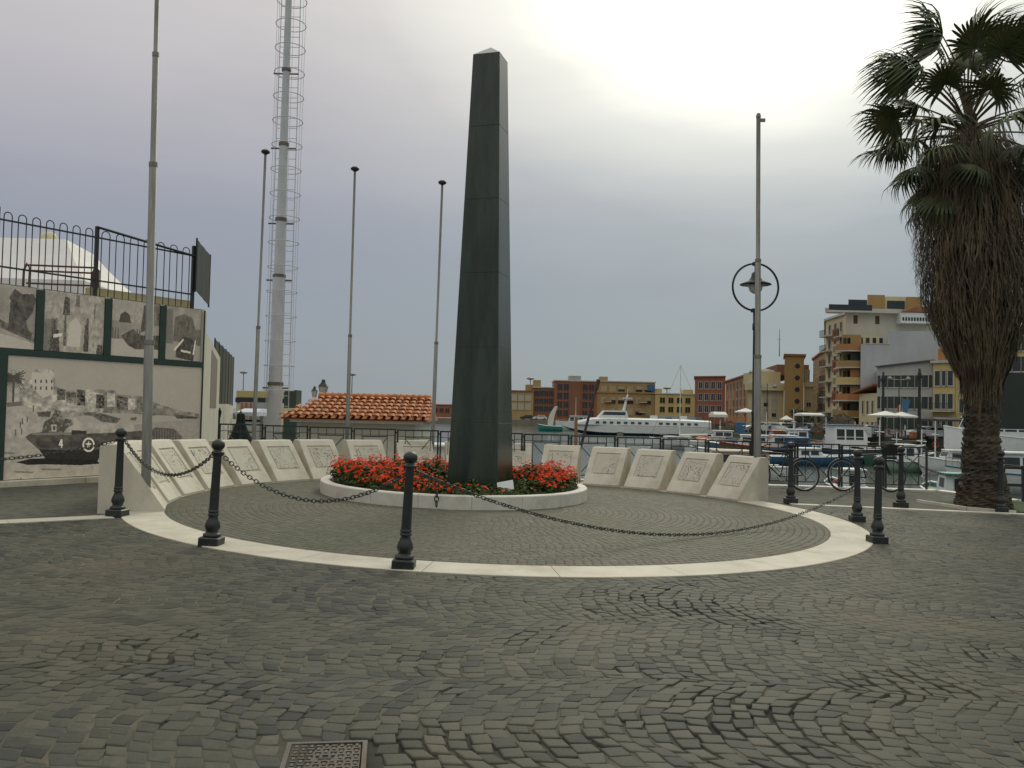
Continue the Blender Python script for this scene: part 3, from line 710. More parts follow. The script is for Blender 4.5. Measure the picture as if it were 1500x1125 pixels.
# --- black and white pictures, drawn on the boards as colours of the print
def raster(nu, nv):
    u = (np.arange(nu) + .5) / nu; v = (np.arange(nv) + .5) / nv
    return np.meshgrid(u, v)
def fbm(U, V, f, seed, oct=4):
    g = np.random.default_rng(seed); out = np.zeros_like(U); amp = 1; tot = 0
    for o_ in range(oct):
        nx, ny = int(f * 2 ** o_) + 2, int(f * 2 ** o_ * .6) + 2; G = g.random((ny + 1, nx + 1)); x, y = U * (nx - 1), V * (ny - 1); xi, yi = x.astype(int), y.astype(int); fx, fy = x - xi, y - yi; fx = fx * fx * (3 - 2 * fx); fy = fy * fy * (3 - 2 * fy)
        out += amp * (G[yi, xi] * (1 - fx) * (1 - fy) + G[yi, xi + 1] * fx * (1 - fy) + G[yi + 1, xi] * (1 - fx) * fy + G[yi + 1, xi + 1] * fx * fy); tot += amp; amp *= .55
    return out / tot
def inpoly(U, V, poly):
    r = np.zeros(U.shape, bool); n = len(poly)
    for i in range(n):
        x0, y0 = poly[i]; x1, y1 = poly[(i + 1) % n]
        if y0 == y1: continue
        r ^= ((V >= min(y0, y1)) & (V < max(y0, y1)) & (U < (x1 - x0) * (V - y0) / (y1 - y0) + x0))
    return r
def board(name, label, s0, s1, z0, z1, painter, nu, nv, frames):
    r = wallobj(name, label, "photo panel", "photo panels on the wall")
    mb = MB(); mb.box(s0 - .01, s1 + .01, -.014, .015, z0 - .01, z1 + .01); mb.build("backing_board", greenframe, r)
    U, V = raster(nu, nv); g = painter(U, V)                    # V grows upwards; g is (nv,nu) grey 0..1
    g = np.clip(g, .02, .6)
    xs_, zs_ = np.linspace(s0, s1, nu + 1), np.linspace(z0, z1, nv + 1); X, Z = np.meshgrid(xs_, zs_)
    co_ = np.stack([X, np.full_like(X, -.018), Z], -1).reshape(-1, 3); idx = np.arange((nu + 1) * (nv + 1)).reshape(nv + 1, nu + 1)
    q = np.stack([idx[:-1, :-1], idx[:-1, 1:], idx[1:, 1:], idx[1:, :-1]], -1).reshape(-1, 4)
    me = bpy.data.meshes.new("print"); fast_mesh(me, co_, q)
    ca_ = me.color_attributes.new("print_colour", 'FLOAT_COLOR', 'CORNER'); gg = g.reshape(-1)
    gg = gg ** 1.3 * 3.1; warm = np.stack([gg * 1.12, gg * .98, gg * .83, np.ones_like(gg)], -1); ca_.data.foreach_set("color", np.repeat(warm, 4, axis=0).astype(np.float32).ravel())
    me.materials.append(PRINT); o = bpy.data.objects.new("print", me); col.objects.link(o); o.parent = r
    mb = MB()
    for a in frames: mb.box(a[0], a[1], -.045, -.02, a[2], a[3])
    mb.build("frame_strip", greenframe, r)
    return r
PRINT = attr_mat("printed_panel", "print_colour", .6, .3)
def px2(poly, s0, s1, z0, z1):      # photograph pixels on the wall to panel u, v
    o_ = []
    for x, y in poly:
        s_, z_ = wallhit(x, y); o_.append(((s_ - s0) / (s1 - s0), (z_ - z0) / (z1 - z0)))
    return o_
sA, sB = wallhit(7, 600)[0], wallhit(293, 600)[0]; zB = wallhit(150, 529)[1] ; z0b = .335
zBt = zB
def paint_main(U, V):
    T = lambda poly: inpoly(U, V, px2(poly, sA, sB, z0b, zBt))
    n1_, n2_, n3_ = fbm(U, V, 10, 1), fbm(U, V, 46, 2), fbm(U, V, 110, 3, 2)
    g = .27 + .02 * (n1_ - .5) + .025 * V                                  # plain sky
    g[T([(0, 570), (60, 590), (140, 628), (210, 640), (300, 640), (300, 720), (0, 720)])] = .30
    # hazy beach and ground
    gnd = T([(0, 600), (60, 600), (120, 618), (300, 622), (300, 720), (0, 720)]); g[gnd] = (.30 + .16 * (n2_ - .5))[gnd]
    sea = T([(195, 622), (300, 612), (300, 660), (200, 655)]); g[sea] = (.25 + .05 * (n3_ - .5))[sea]
    far = T([(120, 582), (140, 570), (168, 572), (170, 578), (205, 580), (232, 592), (262, 601), (290, 606), (292, 613), (230, 608), (190, 606), (130, 604)]); g[far] = (.16 + .30 * (n2_ - .4))[far]
    town = T([(20, 560), (45, 556), (48, 540), (78, 542), (82, 566), (110, 572), (125, 572), (150, 577), (150, 606), (90, 612), (60, 600), (20, 592)]); g[town] = (.28 + .42 * (n2_ - .47))[town]
    hs = T([(45, 554), (46, 545), (76, 547), (78, 577), (62, 583), (48, 570)]); g[hs] = .36
    for x in (50, 58, 66, 74):
        w_ = T([(x, 556), (x + 2.3, 556), (x + 2.3, 561), (x, 561)]) | T([(x, 566), (x + 2.3, 566), (x + 2.3, 571), (x, 571)]); g[w_] = .10
    for x, w, t, b, c_ in ((83, 12, 568, 586, .12), (96, 15, 573, 590, .16), (112, 12, 570, 594, .11), (127, 10, 570, 590, .35), (140, 12, 577, 598, .10), (156, 12, 575, 596, .33), (170, 16, 580, 600, .13), (187, 10, 583, 600, .34), (200, 20, 590, 603, .16)):
        q = T([(x, t), (x + w, t + 2), (x + w, b), (x, b)]); g[q] = (c_ + .25 * (n3_ - .5))[q]
    # palm in the picture
    for k in range(34):
        a_ = k / 34 * 2 * math.pi; r_ = 17 + 5 * math.sin(k * 5.1)
        cx_, cy_ = 19 , 553; ex, ey = cx_ + r_ * math.cos(a_), cy_ + r_ * math.sin(a_) * .95 + 3
        q = T([(cx_, cy_ - 1.2), (ex, ey - .7), (ex, ey + .9), (cx_, cy_ + 1.4)]); g[q] = .09
    q = T([(17, 555), (21, 555), (20, 590), (17, 590)]); g[q] = .10
    q = T([(8, 590), (30, 588), (32, 594), (10, 596)]); g[q] = .15
    for x, y in ((28, 668 - 50), (31, 612), (38, 610), (47, 594), (30, 628), (21, 629)):
        q = T([(x, y), (x + 1.8, y), (x + 2, y + 9), (x, y + 9)]); g[q] = .13
    # boats on the beach
    for pts, c_ in (([(130, 607), (146, 605), (176, 613), (170, 620), (148, 618)], .12), ([(120, 604), (140, 604), (138, 609), (124, 609)], .14), ([(254, 607), (290, 611), (288, 613.5), (258, 613)], .09), ([(190, 612), (200, 611), (198, 616), (191, 616)], .12), ([(215, 605), (232, 607), (224, 609), (216, 608)], .14), ([(53, 604), (74, 602), (72, 611), (56, 610)], .10)):
        q = T(pts); g[q] = (c_ + .1 * (n3_ - .5))[q]
    # people and gear on the vehicle
    q = T([(60, 634), (64, 618), (74, 612), (80, 600), (88, 602), (90, 612), (104, 615), (106, 622), (96, 628), (88, 640), (62, 640)]); g[q] = (.10 + .32 * np.clip(n3_ - .45, 0, 1))[q]
    q = T([(74, 622), (82, 622), (82, 632), (75, 632)]); g[q] = .33; q = T([(77, 624), (80, 624), (80, 630), (77, 630)]); g[q] = .08
    q = T([(107, 612), (110, 612), (118, 626), (116, 630), (106, 630)]); g[q] = .34; q = T([(104, 630), (126, 631), (126, 637), (104, 636)]); g[q] = .06
    # amphibious vehicle
    hull = [(36, 640), (44, 635), (60, 633), (104, 636), (160, 634), (222, 630), (226, 626), (254, 628), (266, 640), (262, 650), (250, 653), (170, 650), (150, 660), (143, 674), (140, 680), (100, 677), (70, 673), (58, 660), (46, 650)]
    q = T(hull); g[q] = (.105 + .10 * (n2_ - .5))[q]
    q = T([(46, 634), (104, 633.5), (104, 637), (47, 637.5)]); g[q] = .19
    q = T([(50, 646), (58, 656), (150, 654), (240, 645), (240, 642), (150, 647)]); g[q] *= .8
    for x in range(226, 262, 4):
        q = T([(x, 629), (x + 1, 629), (x + 1, 646), (x, 646)]); g[q] = .17
    q = T([(56, 658), (66, 672), (96, 676), (140, 680), (145, 668), (168, 656), (120, 660)]); g[q] = .045
    q = T([(22, 677), (44, 672), (66, 671), (140, 674), (146, 679), (110, 682), (40, 681)]); g[q] = .035
    # foreground shore
    q = T([(0, 682), (60, 680), (145, 682), (145, 720), (0, 720)]); g[q] = (.30 + .12 * (n2_ - .5))[q]
    for x0_, y0_, x1_ in ((0, 662, 22), (60, 686, 90), (20, 690, 50)): q = T([(x0_, y0_), (x1_, y0_ + 1), (x1_ - 4, y0_ + 3), (x0_, y0_ + 2)]); g[q] = .17
    for x in (30, 65, 100, 132): q = T([(x - 1, 700), (x + 1, 700), (x + 1.4, 704), (x - 1.4, 704)]); g[q] = .10
    # painted number 4 on the side
    for pts in ([(88.6, 643), (90.4, 643), (90.4, 656), (88.6, 656)], [(85.3, 650.5), (91.6, 650.5), (91.6, 652.3), (85.3, 652.3)], [(85.3, 650.8), (88.6, 643), (90, 643), (87, 652)]): g[T(pts)] = .52
    # star inside a white ring
    c0x, c0y = 129, 651.5
    def circ(r_): return T([(c0x + r_ * .84 * math.cos(t), c0y + r_ * math.sin(t)) for t in np.linspace(0, 2 * math.pi, 40)[:-1]])
    q = circ(10.6); g[q] = .50; q = circ(8.0); g[q] = .10
    g[T([(c0x + (5.8 if k % 2 == 0 else 2.4) * .84 * math.sin(k * math.pi / 5), c0y - (5.8 if k % 2 == 0 else 2.4) * math.cos(k * math.pi / 5)) for k in range(10)])] = .52
    return g + .02 * (n3_ - .5)
sL = wallhit(7, 600)[0]
board("photo_panel", "large black and white photo panel of an amphibious vehicle with a star on a beach", sA, sB, z0b, zBt, paint_main, 560, 300,
      [(sA - .16, sA, .34, zBt + .005), (wallhit(293, 600)[0], s_end - .02, .34, HW - .02), (sA - .16, wallhit(293, 600)[0] , zBt + .007, zBt + .105)])
zU = zBt + .115; zUt = HW - .01
ss = [wallhit(-90, 470)[0], wallhit(57, 470)[0], wallhit(157, 470)[0], wallhit(237, 480)[0], wallhit(293, 490)[0]]
def upper(kind):
    def f(U, V):
        sd_ = kind * 7 + 3; a_, b_, c_ = fbm(U, V, 6, sd_), fbm(U, V, 22, sd_ + 1), fbm(U, V, 60, sd_ + 2, 2)
        g = .24 + .14 * (a_ - .5)
        P_ = lambda poly: inpoly(U, V, poly)
        if kind == 0:
            g[P_([(0, .42), (1, .1), (1, 0), (0, 0)])] = .33; g += 0
            q = P_([(.0, .55), (.6, .45), (1, .18), (1, .12), (.6, .32), (0, .45)]); g[q] = (.09 + .2 * (b_ - .3))[q]
            q = P_([(.70, .30), (.72, .75), (.70, .8), (.76, .95), (.84, .88), (.97, .9), (1, .82), (.97, .6), (1, .4), (.96, .18), (.82, .25)]); g[q] = (.07 + .12 * (b_ - .3))[q]
            q = P_([(.90, .45), (.98, .62), (1, .5), (1, .25), (.93, .3)]); g[q] = .22
        elif kind == 1:
            g = .27 + .2 * (b_ - .5)
            q = P_([(0, .0), (0, .52), (.22, .55), (.24, 0)]); g[q] = (.17 + .1 * (b_ - .5))[q]
            for x, y, w, h_, c0 in ((.10, 0, .17, .36, .08), (.13, .36, .07, .18, .10), (.30, .62, .12, .30, .08), (.32, .10, .05, .6, .12), (.50, .78, .08, .2, .14), (.66, .03, .09, .45, .08), (.69, .48, .05, .12, .10), (.88, 0, .12, .16, .09), (.5, .2, .03, .25, .15), (.82, .6, .03, .25, .14)):
                q = P_([(x, y), (x + w, y), (x + w * .85, y + h_), (x + w * .2, y + h_)]); g[q] = (c0 + .15 * np.clip(c_ - .4, 0, 1))[q]
            q = P_([(.38, .1), (.6, .1), (.62, .45), (.52, .6), (.42, .5)]); g[q] = .36; q = P_([(.16, .22), (.30, .26), (.30, .31), (.16, .28)]); g[q] = .45
        elif kind == 2:
            g[V > .62] = (.27 + .1 * (b_ - .5))[V > .62]; g[V < .3] = .31
            q = P_([(.15, .6), (.18, .74), (.27, .8), (.37, .74), (.4, .6)]); g[q] = .09
            q = P_([(.2, .36), (.35, .2), (.5, .14), (1, .16), (1, .42), (.6, .4), (.45, .5), (.3, .42)]); g[q] = (.09 + .14 * (b_ - .4))[q]
            q = P_([(.6, .45), (.66, .95), (.78, .95), (.76, .5)]); g[q] = .10
            q = P_([(.78, .6), (.78, 1), (1, 1), (1, .6)]); g[q] = (.16 + .2 * (b_ - .5))[q]
            for x in (.02, .07, .13, .52, .57): q = P_([(x, .3), (x + .03, .3), (x + .025, .5), (x + .005, .5)]); g[q] = .12
        else:
            g[P_([(.0, .0), (1, 0), (1, .3), (0, .3)])] = .25
            q = P_([(0, .3), (0, .93), (.18, .95), (.22, .3)]); g[q] = .16
            q = P_([(.22, .35), (.25, .8), (.5, .88), (.75, .82), (.85, .6), (1, .62), (1, .3)]); g[q] = (.12 + .12 * (b_ - .4))[q]
            q = P_([(.3, .05), (.32, .28), (.5, .45), (.78, .42), (.85, .2), (.8, .0)]); g[q] = (.07 + .2 * np.clip(b_ - .5, 0, 1))[q]
            for pts in ([(.24, .2), (.27, .16), (.52, .38), (.50, .42)], [(.78, .12), (.83, .12), (.87, .4), (.84, .4)], [(.45, .16), (.72, .14), (.72, .18), (.45, .2)]): g[P_(pts)] = .42
        return g + .05 * (c_ - .5)
    return f
ul = ["upper photo panel at the far left with a dark ruin beside a road", "upper photo panel with soldiers walking in a street", "upper photo panel with an archway and a landing craft, behind the flagpole", "small upper photo panel of a jeep, next to the white wall corner"]
for k in range(4):
    a0 = ss[k] + (.07 if k else 0); a1 = ss[k + 1] - (.07 if k < 3 else 0)
    fr = [(ss[k + 1] - .065, ss[k + 1] + .065, zU - .005, zUt - .02)] if k < 3 else []
    board("photo_panel", ul[k], a0, a1, zU, zUt, upper(k), 130, 100, fr)
# hooped railing on the wall
fen = wallobj("hooped_fence", "dark hooped metal fence on top of the photo wall", "fence")
zt0 = wallhit(4, 300)[1]; rail1, rail2 = wallhit(4, 318)[1], wallhit(4, 388)[1]; zf = HW - .05
yb = .20
def vpost(s_, z0, z1, r_=.022, nm="post"):
    mb = MB(); mb.box(s_ - r_, s_ + r_, yb - r_, yb + r_, z0, z1); mb.build(nm, ironrail if z0 > 0 else iron, fen)
sp0, sp1, sp2 = wallhit(4, 350)[0], wallhit(150, 380)[0], wallhit(292, 400)[0]
zt2 = wallhit(292, 352)[1]
for s_ in (sp0, sp1, sp2): vpost(s_, HW - .2, zt0 + .0, .028)
def hoops(sa, sb, n):
    w_ = (sb - sa) / n
    for k in range(n):
        a0 = sa + w_ * (k + .22); a1 = sa + w_ * (k + .78); rr_ = (a1 - a0) / 2; zc = zt0 - .06 - rr_
        mb = MB(); pts = [(a0, yb, zf)] + [((a0 + a1) / 2 - rr_ * math.cos(t), yb, zc + rr_ * math.sin(t)) for t in np.linspace(0, math.pi, 9)] + [(a1, yb, zf)]
        mb.tube(pts, .0095, 6); mb.build("hoop", ironrail, fen)
hoops(sp0 + .05, sp1 - .03, 7); hoops(sp1 + .03, sp2 - .03, 7); hoops(-5.3, sp0 - .05, 17)
for z_ in (rail1, rail2):
    mb = MB(); mb.box(-5.3, sp2, yb - .010, yb + .010, z_ - .014, z_ + .014); mb.build("rail", ironrail, fen)
mb = MB(); mb.tube([(sp1 - .02, yb - .03, wallhit(150, 331)[1]), (sp2, yb - .03, wallhit(292, 374)[1])], .024, 8); mb.build("brace", ironrail, fen)
# screened return of that fence, going back from the corner
cA = Vector((at(286, 400, 17.0).x, 17.0, 0)); cB = Vector((at(306, 415, 19.6).x, 19.6, 0))
def screen(name, A, B, z0a, z1a, z0b_, z1b, label, n=10, mt=darkcloth):
    r = empty(name, (A.x, A.y, 0), 0, label, "fence"); d = B - A
    mb = MB(); v0, v1 = [], []
    for i in range(n + 1):
        t = i / n; q = d * t; off = .006 * math.sin(i * 2.1); top_ = z1a + (z1b - z1a) * t
        v0.append((q.x + off, q.y, z0a + (z0b_ - z0a) * t)); v1.append((q.x + off, q.y, top_))
    k = len(v0); v = v0 + v1 + [(x + .012, y + .012, z) for x, y, z in v0 + v1]
    f = [(i, i + 1, k + i + 1, k + i) for i in range(k - 1)] + [(2 * k + i, 3 * k + i, 3 * k + i + 1, 2 * k + i + 1) for i in range(k - 1)]
    mb.add(v, f); mb.build("screen_cloth", mt, r)
    for i in ((0, n) if n == 8 else range(0, n + 1, 2)):
        t = i / n; q = d * t; mb = MB(); mb.tube([(q.x, q.y + .03, z0a + (z0b_ - z0a) * t - .05), (q.x, q.y + .03, z1a + (z1b - z1a) * t + .03)], .02, 6); mb.build("post", ironrail, r)
    return r
screen("screened_fence", cA, cB, at(300, 425, 17.1).z, at(292, 352, 17.1).z, at(308, 452, 20.3).z, at(308, 382, 20.3).z, "dark screened fence above the corner of the photo wall", 8)
wallb = empty("side_wall", (0, 0, 0), 0, "tall white side wall with a narrow niche going back from the photo wall", "wall")
def wallseg(A, B, th, z0, z1a, z1b, mt, par, nm="wall"):
    d = (B - A).normalized(); n_ = Vector((-d.y, d.x, 0)) * th
    v = [A + Vector((0, 0, z0)), B + Vector((0, 0, z0)), B + n_ + Vector((0, 0, z0)), A + n_ + Vector((0, 0, z0)), A + Vector((0, 0, z1a)), B + Vector((0, 0, z1b)), B + n_ + Vector((0, 0, z1b)), A + n_ + Vector((0, 0, z1a))]
    mb = MB(); mb.add(v, [(0, 3, 2, 1), (4, 5, 6, 7), (0, 1, 5, 4), (1, 2, 6, 5), (2, 3, 7, 6), (3, 0, 4, 7)]); return mb.build(nm, mt, par)
pA = WA + wd * (s_end + .002) - wn_ * .02; pB = Vector((-7.35, 21.6, 0))
zpil = at(302, 455, 17.3).z
wallseg(pA, pA + (pB - pA) * .12, .3, -1.2, zpil, zpil, whitewall, wallb, "end_pier")
wallseg(pA + (pB - pA) * .122, pB, .28, -1.2, at(303, 489, 17.8).z, at(319, 524, 21.6).z, whitewall, wallb)
d_ = (pB - pA).normalized(); nn_ = Vector((d_.y, -d_.x, 0))
q0, q1 = pA + (pB - pA) * .42, pA + (pB - pA) * .80
mb = MB(); v = [q0 + nn_ * .006, q1 + nn_ * .006]; zb_, zt_ = at(310, 598, 19).z, at(310, 512, 19).z
mb.add([v[0] + Vector((0, 0, zb_)), v[1] + Vector((0, 0, zb_)), v[1] + Vector((0, 0, zt_ - .15)), v[0] + Vector((0, 0, zt_)), v[0] - nn_ * .1 + Vector((0, 0, zb_)), v[1] - nn_ * .1 + Vector((0, 0, zb_)), v[1] - nn_ * .1 + Vector((0, 0, zt_ - .15)), v[0] - nn_ * .1 + Vector((0, 0, zt_))], [(0, 1, 2, 3), (4, 7, 6, 5), (0, 4, 5, 1), (2, 6, 7, 3), (0, 3, 7, 4), (1, 5, 6, 2)])
mb.build("niche_panel", mat("dull_brown_panel", (.20, .17, .13), .8, .15, 3), wallb)
pC, pD = Vector((-7.36, 21.62, 0)), Vector((-10.2, 31.5, 0))
lw_ = empty("low_white_wall", (0, 0, 0), 0, "low stained white wall under the dark screened fence", "wall")
wallseg(pC, pD, .3, -1.2, at(321, 592, 21.6).z, at(350, 592, 31.5).z, whitewall, lw_)
screen("screened_fence", pC - nn_ * .15, Vector((-9.75, 30, 0)), at(321, 592, 21.6).z, at(320, 497, 21.6).z, at(341, 592, 30).z, at(339, 524, 30).z, "long dark screened fence on the low white wall", 12, mat("dark_mesh_cloth", (.030, .034, .024), .8, .3, 3))
# white tent behind the wall
tn = empty("white_tent", (-13.9, 24.5, 3.0), R(4), "white pointed tent roof behind the fence on the wall", "tent")
def tz(y): return at(80, y, 24.5).z - 3.0
xl, xr_ = at(0, 360, 24.5).x + 13.9 - 1.6, at(115, 358, 24.5).x + 13.9
hw1, zt1, zb1 = xr_, tz(357), tz(424); xr2 = at(166, 424, 24.5).x + 13.9
mb = MB(); xs0, xs1 = -2.1, hw1
top_ = [(xs0, .9, zt1 - .1), (xs1, .9, zt1 - .1), (xs1, -.9, zt1 - .02), (xs0, -.9, zt1 - .05)]
def mid(t, sag): return [(a * (1 - t) + b * t, c_ * (1 - t) + d * t, e_ * (1 - t) + f_ * t - sag) for (a, c_, e_), (b, d, f_) in zip(top_, [(xs0 - 1.1, 2.1, zb1), (xr2, 2.1, zb1), (xr2, -2.1, zb1), (xs0 - 1.1, -2.1, zb1)])]
mb.rings([mid(1, 0) and [(x, y, z - 1.3) for x, y, z in mid(1, 0)], mid(1, 0), mid(.66, .07), mid(.33, .06), top_], smooth=False)
mb.build("canopy", mat("tent_fabric", (.78, .74, .72), .75, .04, 2, .3, bscale=3), tn)
mb = MB(); mb.lathe([(.22, zt1 - .05), (.24, zt1 + .1), (.17, zt1 + .22), (.05, zt1 + .26)], 12, c=(at(80, 350, 24.5).x + 13.9, -.4, 0)); mb.build("finial", mat("cream_cap", (.6, .55, .35), .7), tn)
# rusty bench frame behind the fence
bf = empty("rusty_frame", at(90, 420, 15.6), R(8), "rusty tubular metal frame standing behind the fence", "metal frame")
sx0, sx1 = -.60, .58; hz = at(90, 388, 15.6).z - at(90, 420, 15.6).z
mb = MB()
for s_ in (sx0, sx1): mb.tube([(s_ - .06, 0, -.35), (s_ - .05, 0, hz * .7), (s_, 0, hz), (s_ + .05, 0, hz * .8), (s_ + .05, 0, -.35)], .022, 8)
for z_ in (hz * .93, hz * .68, hz * .1): mb.tube([(sx0, 0, z_), (sx1, 0, z_)], .017, 8)
mb.build("frame", rust, bf)

# ================================================================== QUAY RAILING
def panel_proto():
    r = empty("railing_panel", (0, 0, 0)); w_, h = .90, .98; t_ = .014
    mb = MB()
    for x in (0.0, w_): mb.box(x - .018, x + .018, -.018, .018, 0, h)
    mb.box(.02, w_ - .02, -.016, .016, h - .032, h - .002); mb.build("frame", ironrail, r)
    mb = MB(); a_, b_ = w_ * .19, w_ * .81
    mb.box(.02, w_ - .02, -.006, .006, h - .155, h - .143); mb.box(a_, b_, -.012, .012, h - .19, h - .166)
    for k in (1, 2, 3, 4):
        x = w_ * (.19 + .62 * (k - 1) / 3); mb.box(x - .007, x + .007, -.0065, .0065, h - .165 if k in (2, 3) else .09, h - .034)
    mb.box(.02, w_ - .02, -.0125, .0125, .09, .115)
    for s_ in (0, 1): 
        A_, B_ = (a_, h - .2), (b_, .12)
        if s_: A_, B_ = (b_, h - .2), (a_, .12)
        mb.tube([(A_[0], .004 * s_, A_[1]), (B_[0], .004 * s_, B_[1])], .009, 6)
    mb.build("infill", ironrail, r)
    mb = MB(); mb.box(w_ + .019, w_ + .05, -.01, .01, h - .10, h - .07); mb.build("link", ironrail, r)
    return r
pr = None; line = [(-6.08, 17.98), (0.3, 18.93), (5.5, 19.55), (9.7, 19.95)]
for (x0, y0), (x1, y1) in zip(line[:-1], line[1:]):
    Ln = math.hypot(x1 - x0, y1 - y0); n = round(Ln / .957); 
    for i in range(n):
        t = i / n; x, y = x0 + (x1 - x0) * t, y0 + (y1 - y0) * t; lb = "black iron railing panel with crossed bars along the quay edge"
        sc_ = (Ln / n) / .957
        if pr is None: pr = panel_proto(); o = pr; o.location = (x, y, gz(x, y) + .02); o.rotation_euler.z = math.atan2(y1 - y0, x1 - x0)
        else: o = copy_thing(pr, (x, y, gz(x, y) + .02), math.atan2(y1 - y0, x1 - x0), lb)
        tag(o, lb, "railing", "railing panels along the quay"); o.scale.x = sc_
# plain low fence at the right
lf = empty("low_fence", (10.55, 17.95, gz(10.5, 18) + .02), math.atan2(-.8, 4.0), "plain low iron fence with two bars right of the palm", "fence")
for k in range(3): mb = MB(); mb.box(k * 1.0 + .1, k * 1.0 + .17, -.035, .035, 0, .74); mb.build("post", ironrail, lf)
for z_ in (.66, .30): mb = MB(); mb.box(-.45, 2.6, -.02, .02, z_, z_ + .06); mb.build("rail", ironrail, lf)

# ================================================================== RING STREET LAMP
def torus_pts(c_, r_, n=40, plane='xz'):
    return [(c_[0] + r_ * math.cos(t), c_[1], c_[2] + r_ * math.sin(t)) for t in np.linspace(0, 2 * math.pi, n + 1)[:-1]]
D = 19.3; lb_ = at(1103, 711, D); lbz = gz(lb_.x, D)
lp = empty("street_lamp", (lb_.x, D, lbz), R(6), "black street lamp with its lantern hanging inside a ring, behind the grey flagpole", "street lamp")
zt_ = at(1104, 455, D).z - lbz; rr_ = (at(1104, 384, D).z - at(1104, 453, D).z) / 2
mb = MB(); mb.lathe([(.13, 0), (.13, .05), (.10, .10), (.085, .5), (.065, .62), (.058, .7), (.05, 1.6), (.062, 1.62), (.062, 1.67), (.046, 1.7), (.043, zt_ - .45), (.06, zt_ - .43), (.06, zt_ - .3), (.045, zt_ - .28), (.05, zt_)], 16); mb.build("post", iron, lp)
mb = MB(); zc = zt_ + rr_; mb.tube(torus_pts((0, 0, zc), rr_), .024, 10, closed=True); mb.bbox(-.10, .10, -.04, .04, zt_ - .04, zt_ + .05); mb.bbox(-.08, .08, -.035, .035, zc + rr_ - .05, zc + rr_ + .04); mb.build("ring", iron, lp)
zh = zc + .02
mb = MB(); mb.lathe([(.03, rr_ + .0), (.03, rr_ * .62), (.09, rr_ * .55), (.10, rr_ * .40), (.15, rr_ * .25), (.16, .12), (.34, .05), (.35, .03), (.16, .035)], 24, c=(0, 0, zh)); mb.build("lamp_shade", iron, lp)
mb = MB(); mb.lathe([(.155, .03), (.16, -.02), (.13, -.11), (.07, -.16), (.01, -.175)], 20, c=(0, 0, zh)); mb.build("lamp_globe", mat("milky_glass", (.52, .52, .46), .25, .05, 2), lp)

# ================================================================== WHITE MAST WITH LADDER
mf = at(399, 690, 27); mt_ = at(424, -30, 27)
ms = empty("communication_mast", (mf.x, 27, -1.05), 0, "tall white steel mast with caged ladder behind the plaques", "mast")
H_ = mt_.z + 1.05; dx = (mt_.x - mf.x) / (mt_.z - mf.z)
# straight steel, slightly out of plumb
secs = [0, 3.4, 6.8, 8.6, 11.0, 13.4, H_ + .6]
for k in range(len(secs) - 1):
    z0, z1 = secs[k], secs[k + 1]; r_ = [.235, .205, .165, .145, .120, .105][k]
    mb = MB(); mb.tube([(dx * z0, 0, z0), (dx * z1, 0, z1)], [r_ + .008, r_ - .008], 20); mb.build("mast_section", mastpaint, ms)
    if k:
        mb = MB(); mb.tube([(dx * z0, 0, z0 - .05), (dx * z0, 0, z0 + .05)], r_ + .04, 20); mb.tube([(dx * z0 - .40, .0, z0 - .13), (dx * z0 + .40, 0, z0 - .13)], .028, 6); mb.build("flange", mat("stained_steel", (.14, .11, .085), .6, .3, 6), ms)
mb = MB(); lx = .30
for s_ in (-1, 1): mb.tube([(dx * 2.6 + s_ * .36, .28, 2.6), (dx * H_ + s_ * .30, .28, H_)], .014, 6)
z_ = 2.7
while z_ < H_: mb.tube([(dx * z_ - .33, .28, z_), (dx * z_ + .33, .28, z_)], .010, 5); z_ += .33
mb.build("ladder", mastpaint, ms)
mb = MB(); z_ = 3.2
while z_ < H_:
    mb.tube([(dx * z_ + .07 - .47 * math.cos(t), .12 + .50 * math.sin(t), z_) for t in np.linspace(0, 2 * math.pi, 21)[:-1]], .013, 5, closed=True); z_ += .78
for k in range(6):
    t = math.pi * k / 3 + .1; mb.tube([(dx * 3.2 + .07 - .47 * math.cos(t), .12 + .50 * math.sin(t), 3.2), (dx * H_ + .07 - .47 * math.cos(t), .12 + .50 * math.sin(t), H_)], .006, 4)
mb.build("ladder_cage", mastpaint, ms)

# ================================================================== TILED KIOSK
tile = mat("terracotta_tile", (.44, .15, .045), .75, .35, 7, .3, rgb2=(.20, .08, .04), mix=(.5, .66))
kx0, kx1 = at(432, 612, 24.3).x, at(612, 616, 24.3).x
k0 = Vector((kx0, 24.6, -1.05)); kz = at(420, 611, 24.1).z + 1.05
ki = empty("tiled_kiosk", k0, R(1.0), "small white kiosk with orange clay tile roof behind the railing", "kiosk")
Wk = kx1 - kx0; Dk = 4.0
mb = MB(); mb.box(0, Wk, 0, Dk, 0, kz - .04); mb.build("wall", mat("cream_planks", (.60, .58, .49), .7, .08, 1.2, .25, bscale=2, stretch=(.1, .1, 12)), ki)
mb = MB(); 
for x in (0, Wk - .12): mb.box(x, x + .12, -.03, -.002, 0, kz - .05)
mb.box(-.15, Wk + .15, -.30, -.18, kz - .13, kz - .03); mb.build("corner_trim", white, ki)
rx0, rx1, ez, rz = -.45, Wk + .25, kz + .0, kz + (at(437, 581, 26.4).z - at(415, 611, 24.1).z)
ridge_y = Dk / 2; eave_y = -.42
mb = MB(); hipx0 = .18
mb.add([(rx0, eave_y, ez - .05), (rx1, eave_y, ez - .05), (rx1 - .1, ridge_y, rz - .06), (hipx0, ridge_y, rz - .06), (rx0, Dk + .42, ez - .05), (rx1, Dk + .42, ez - .05)], [(0, 1, 2, 3), (3, 2, 5, 4), (0, 3, 4), (1, 5, 2), (0, 4, 5, 1)]); rf = mb.build("roof", tile, ki)
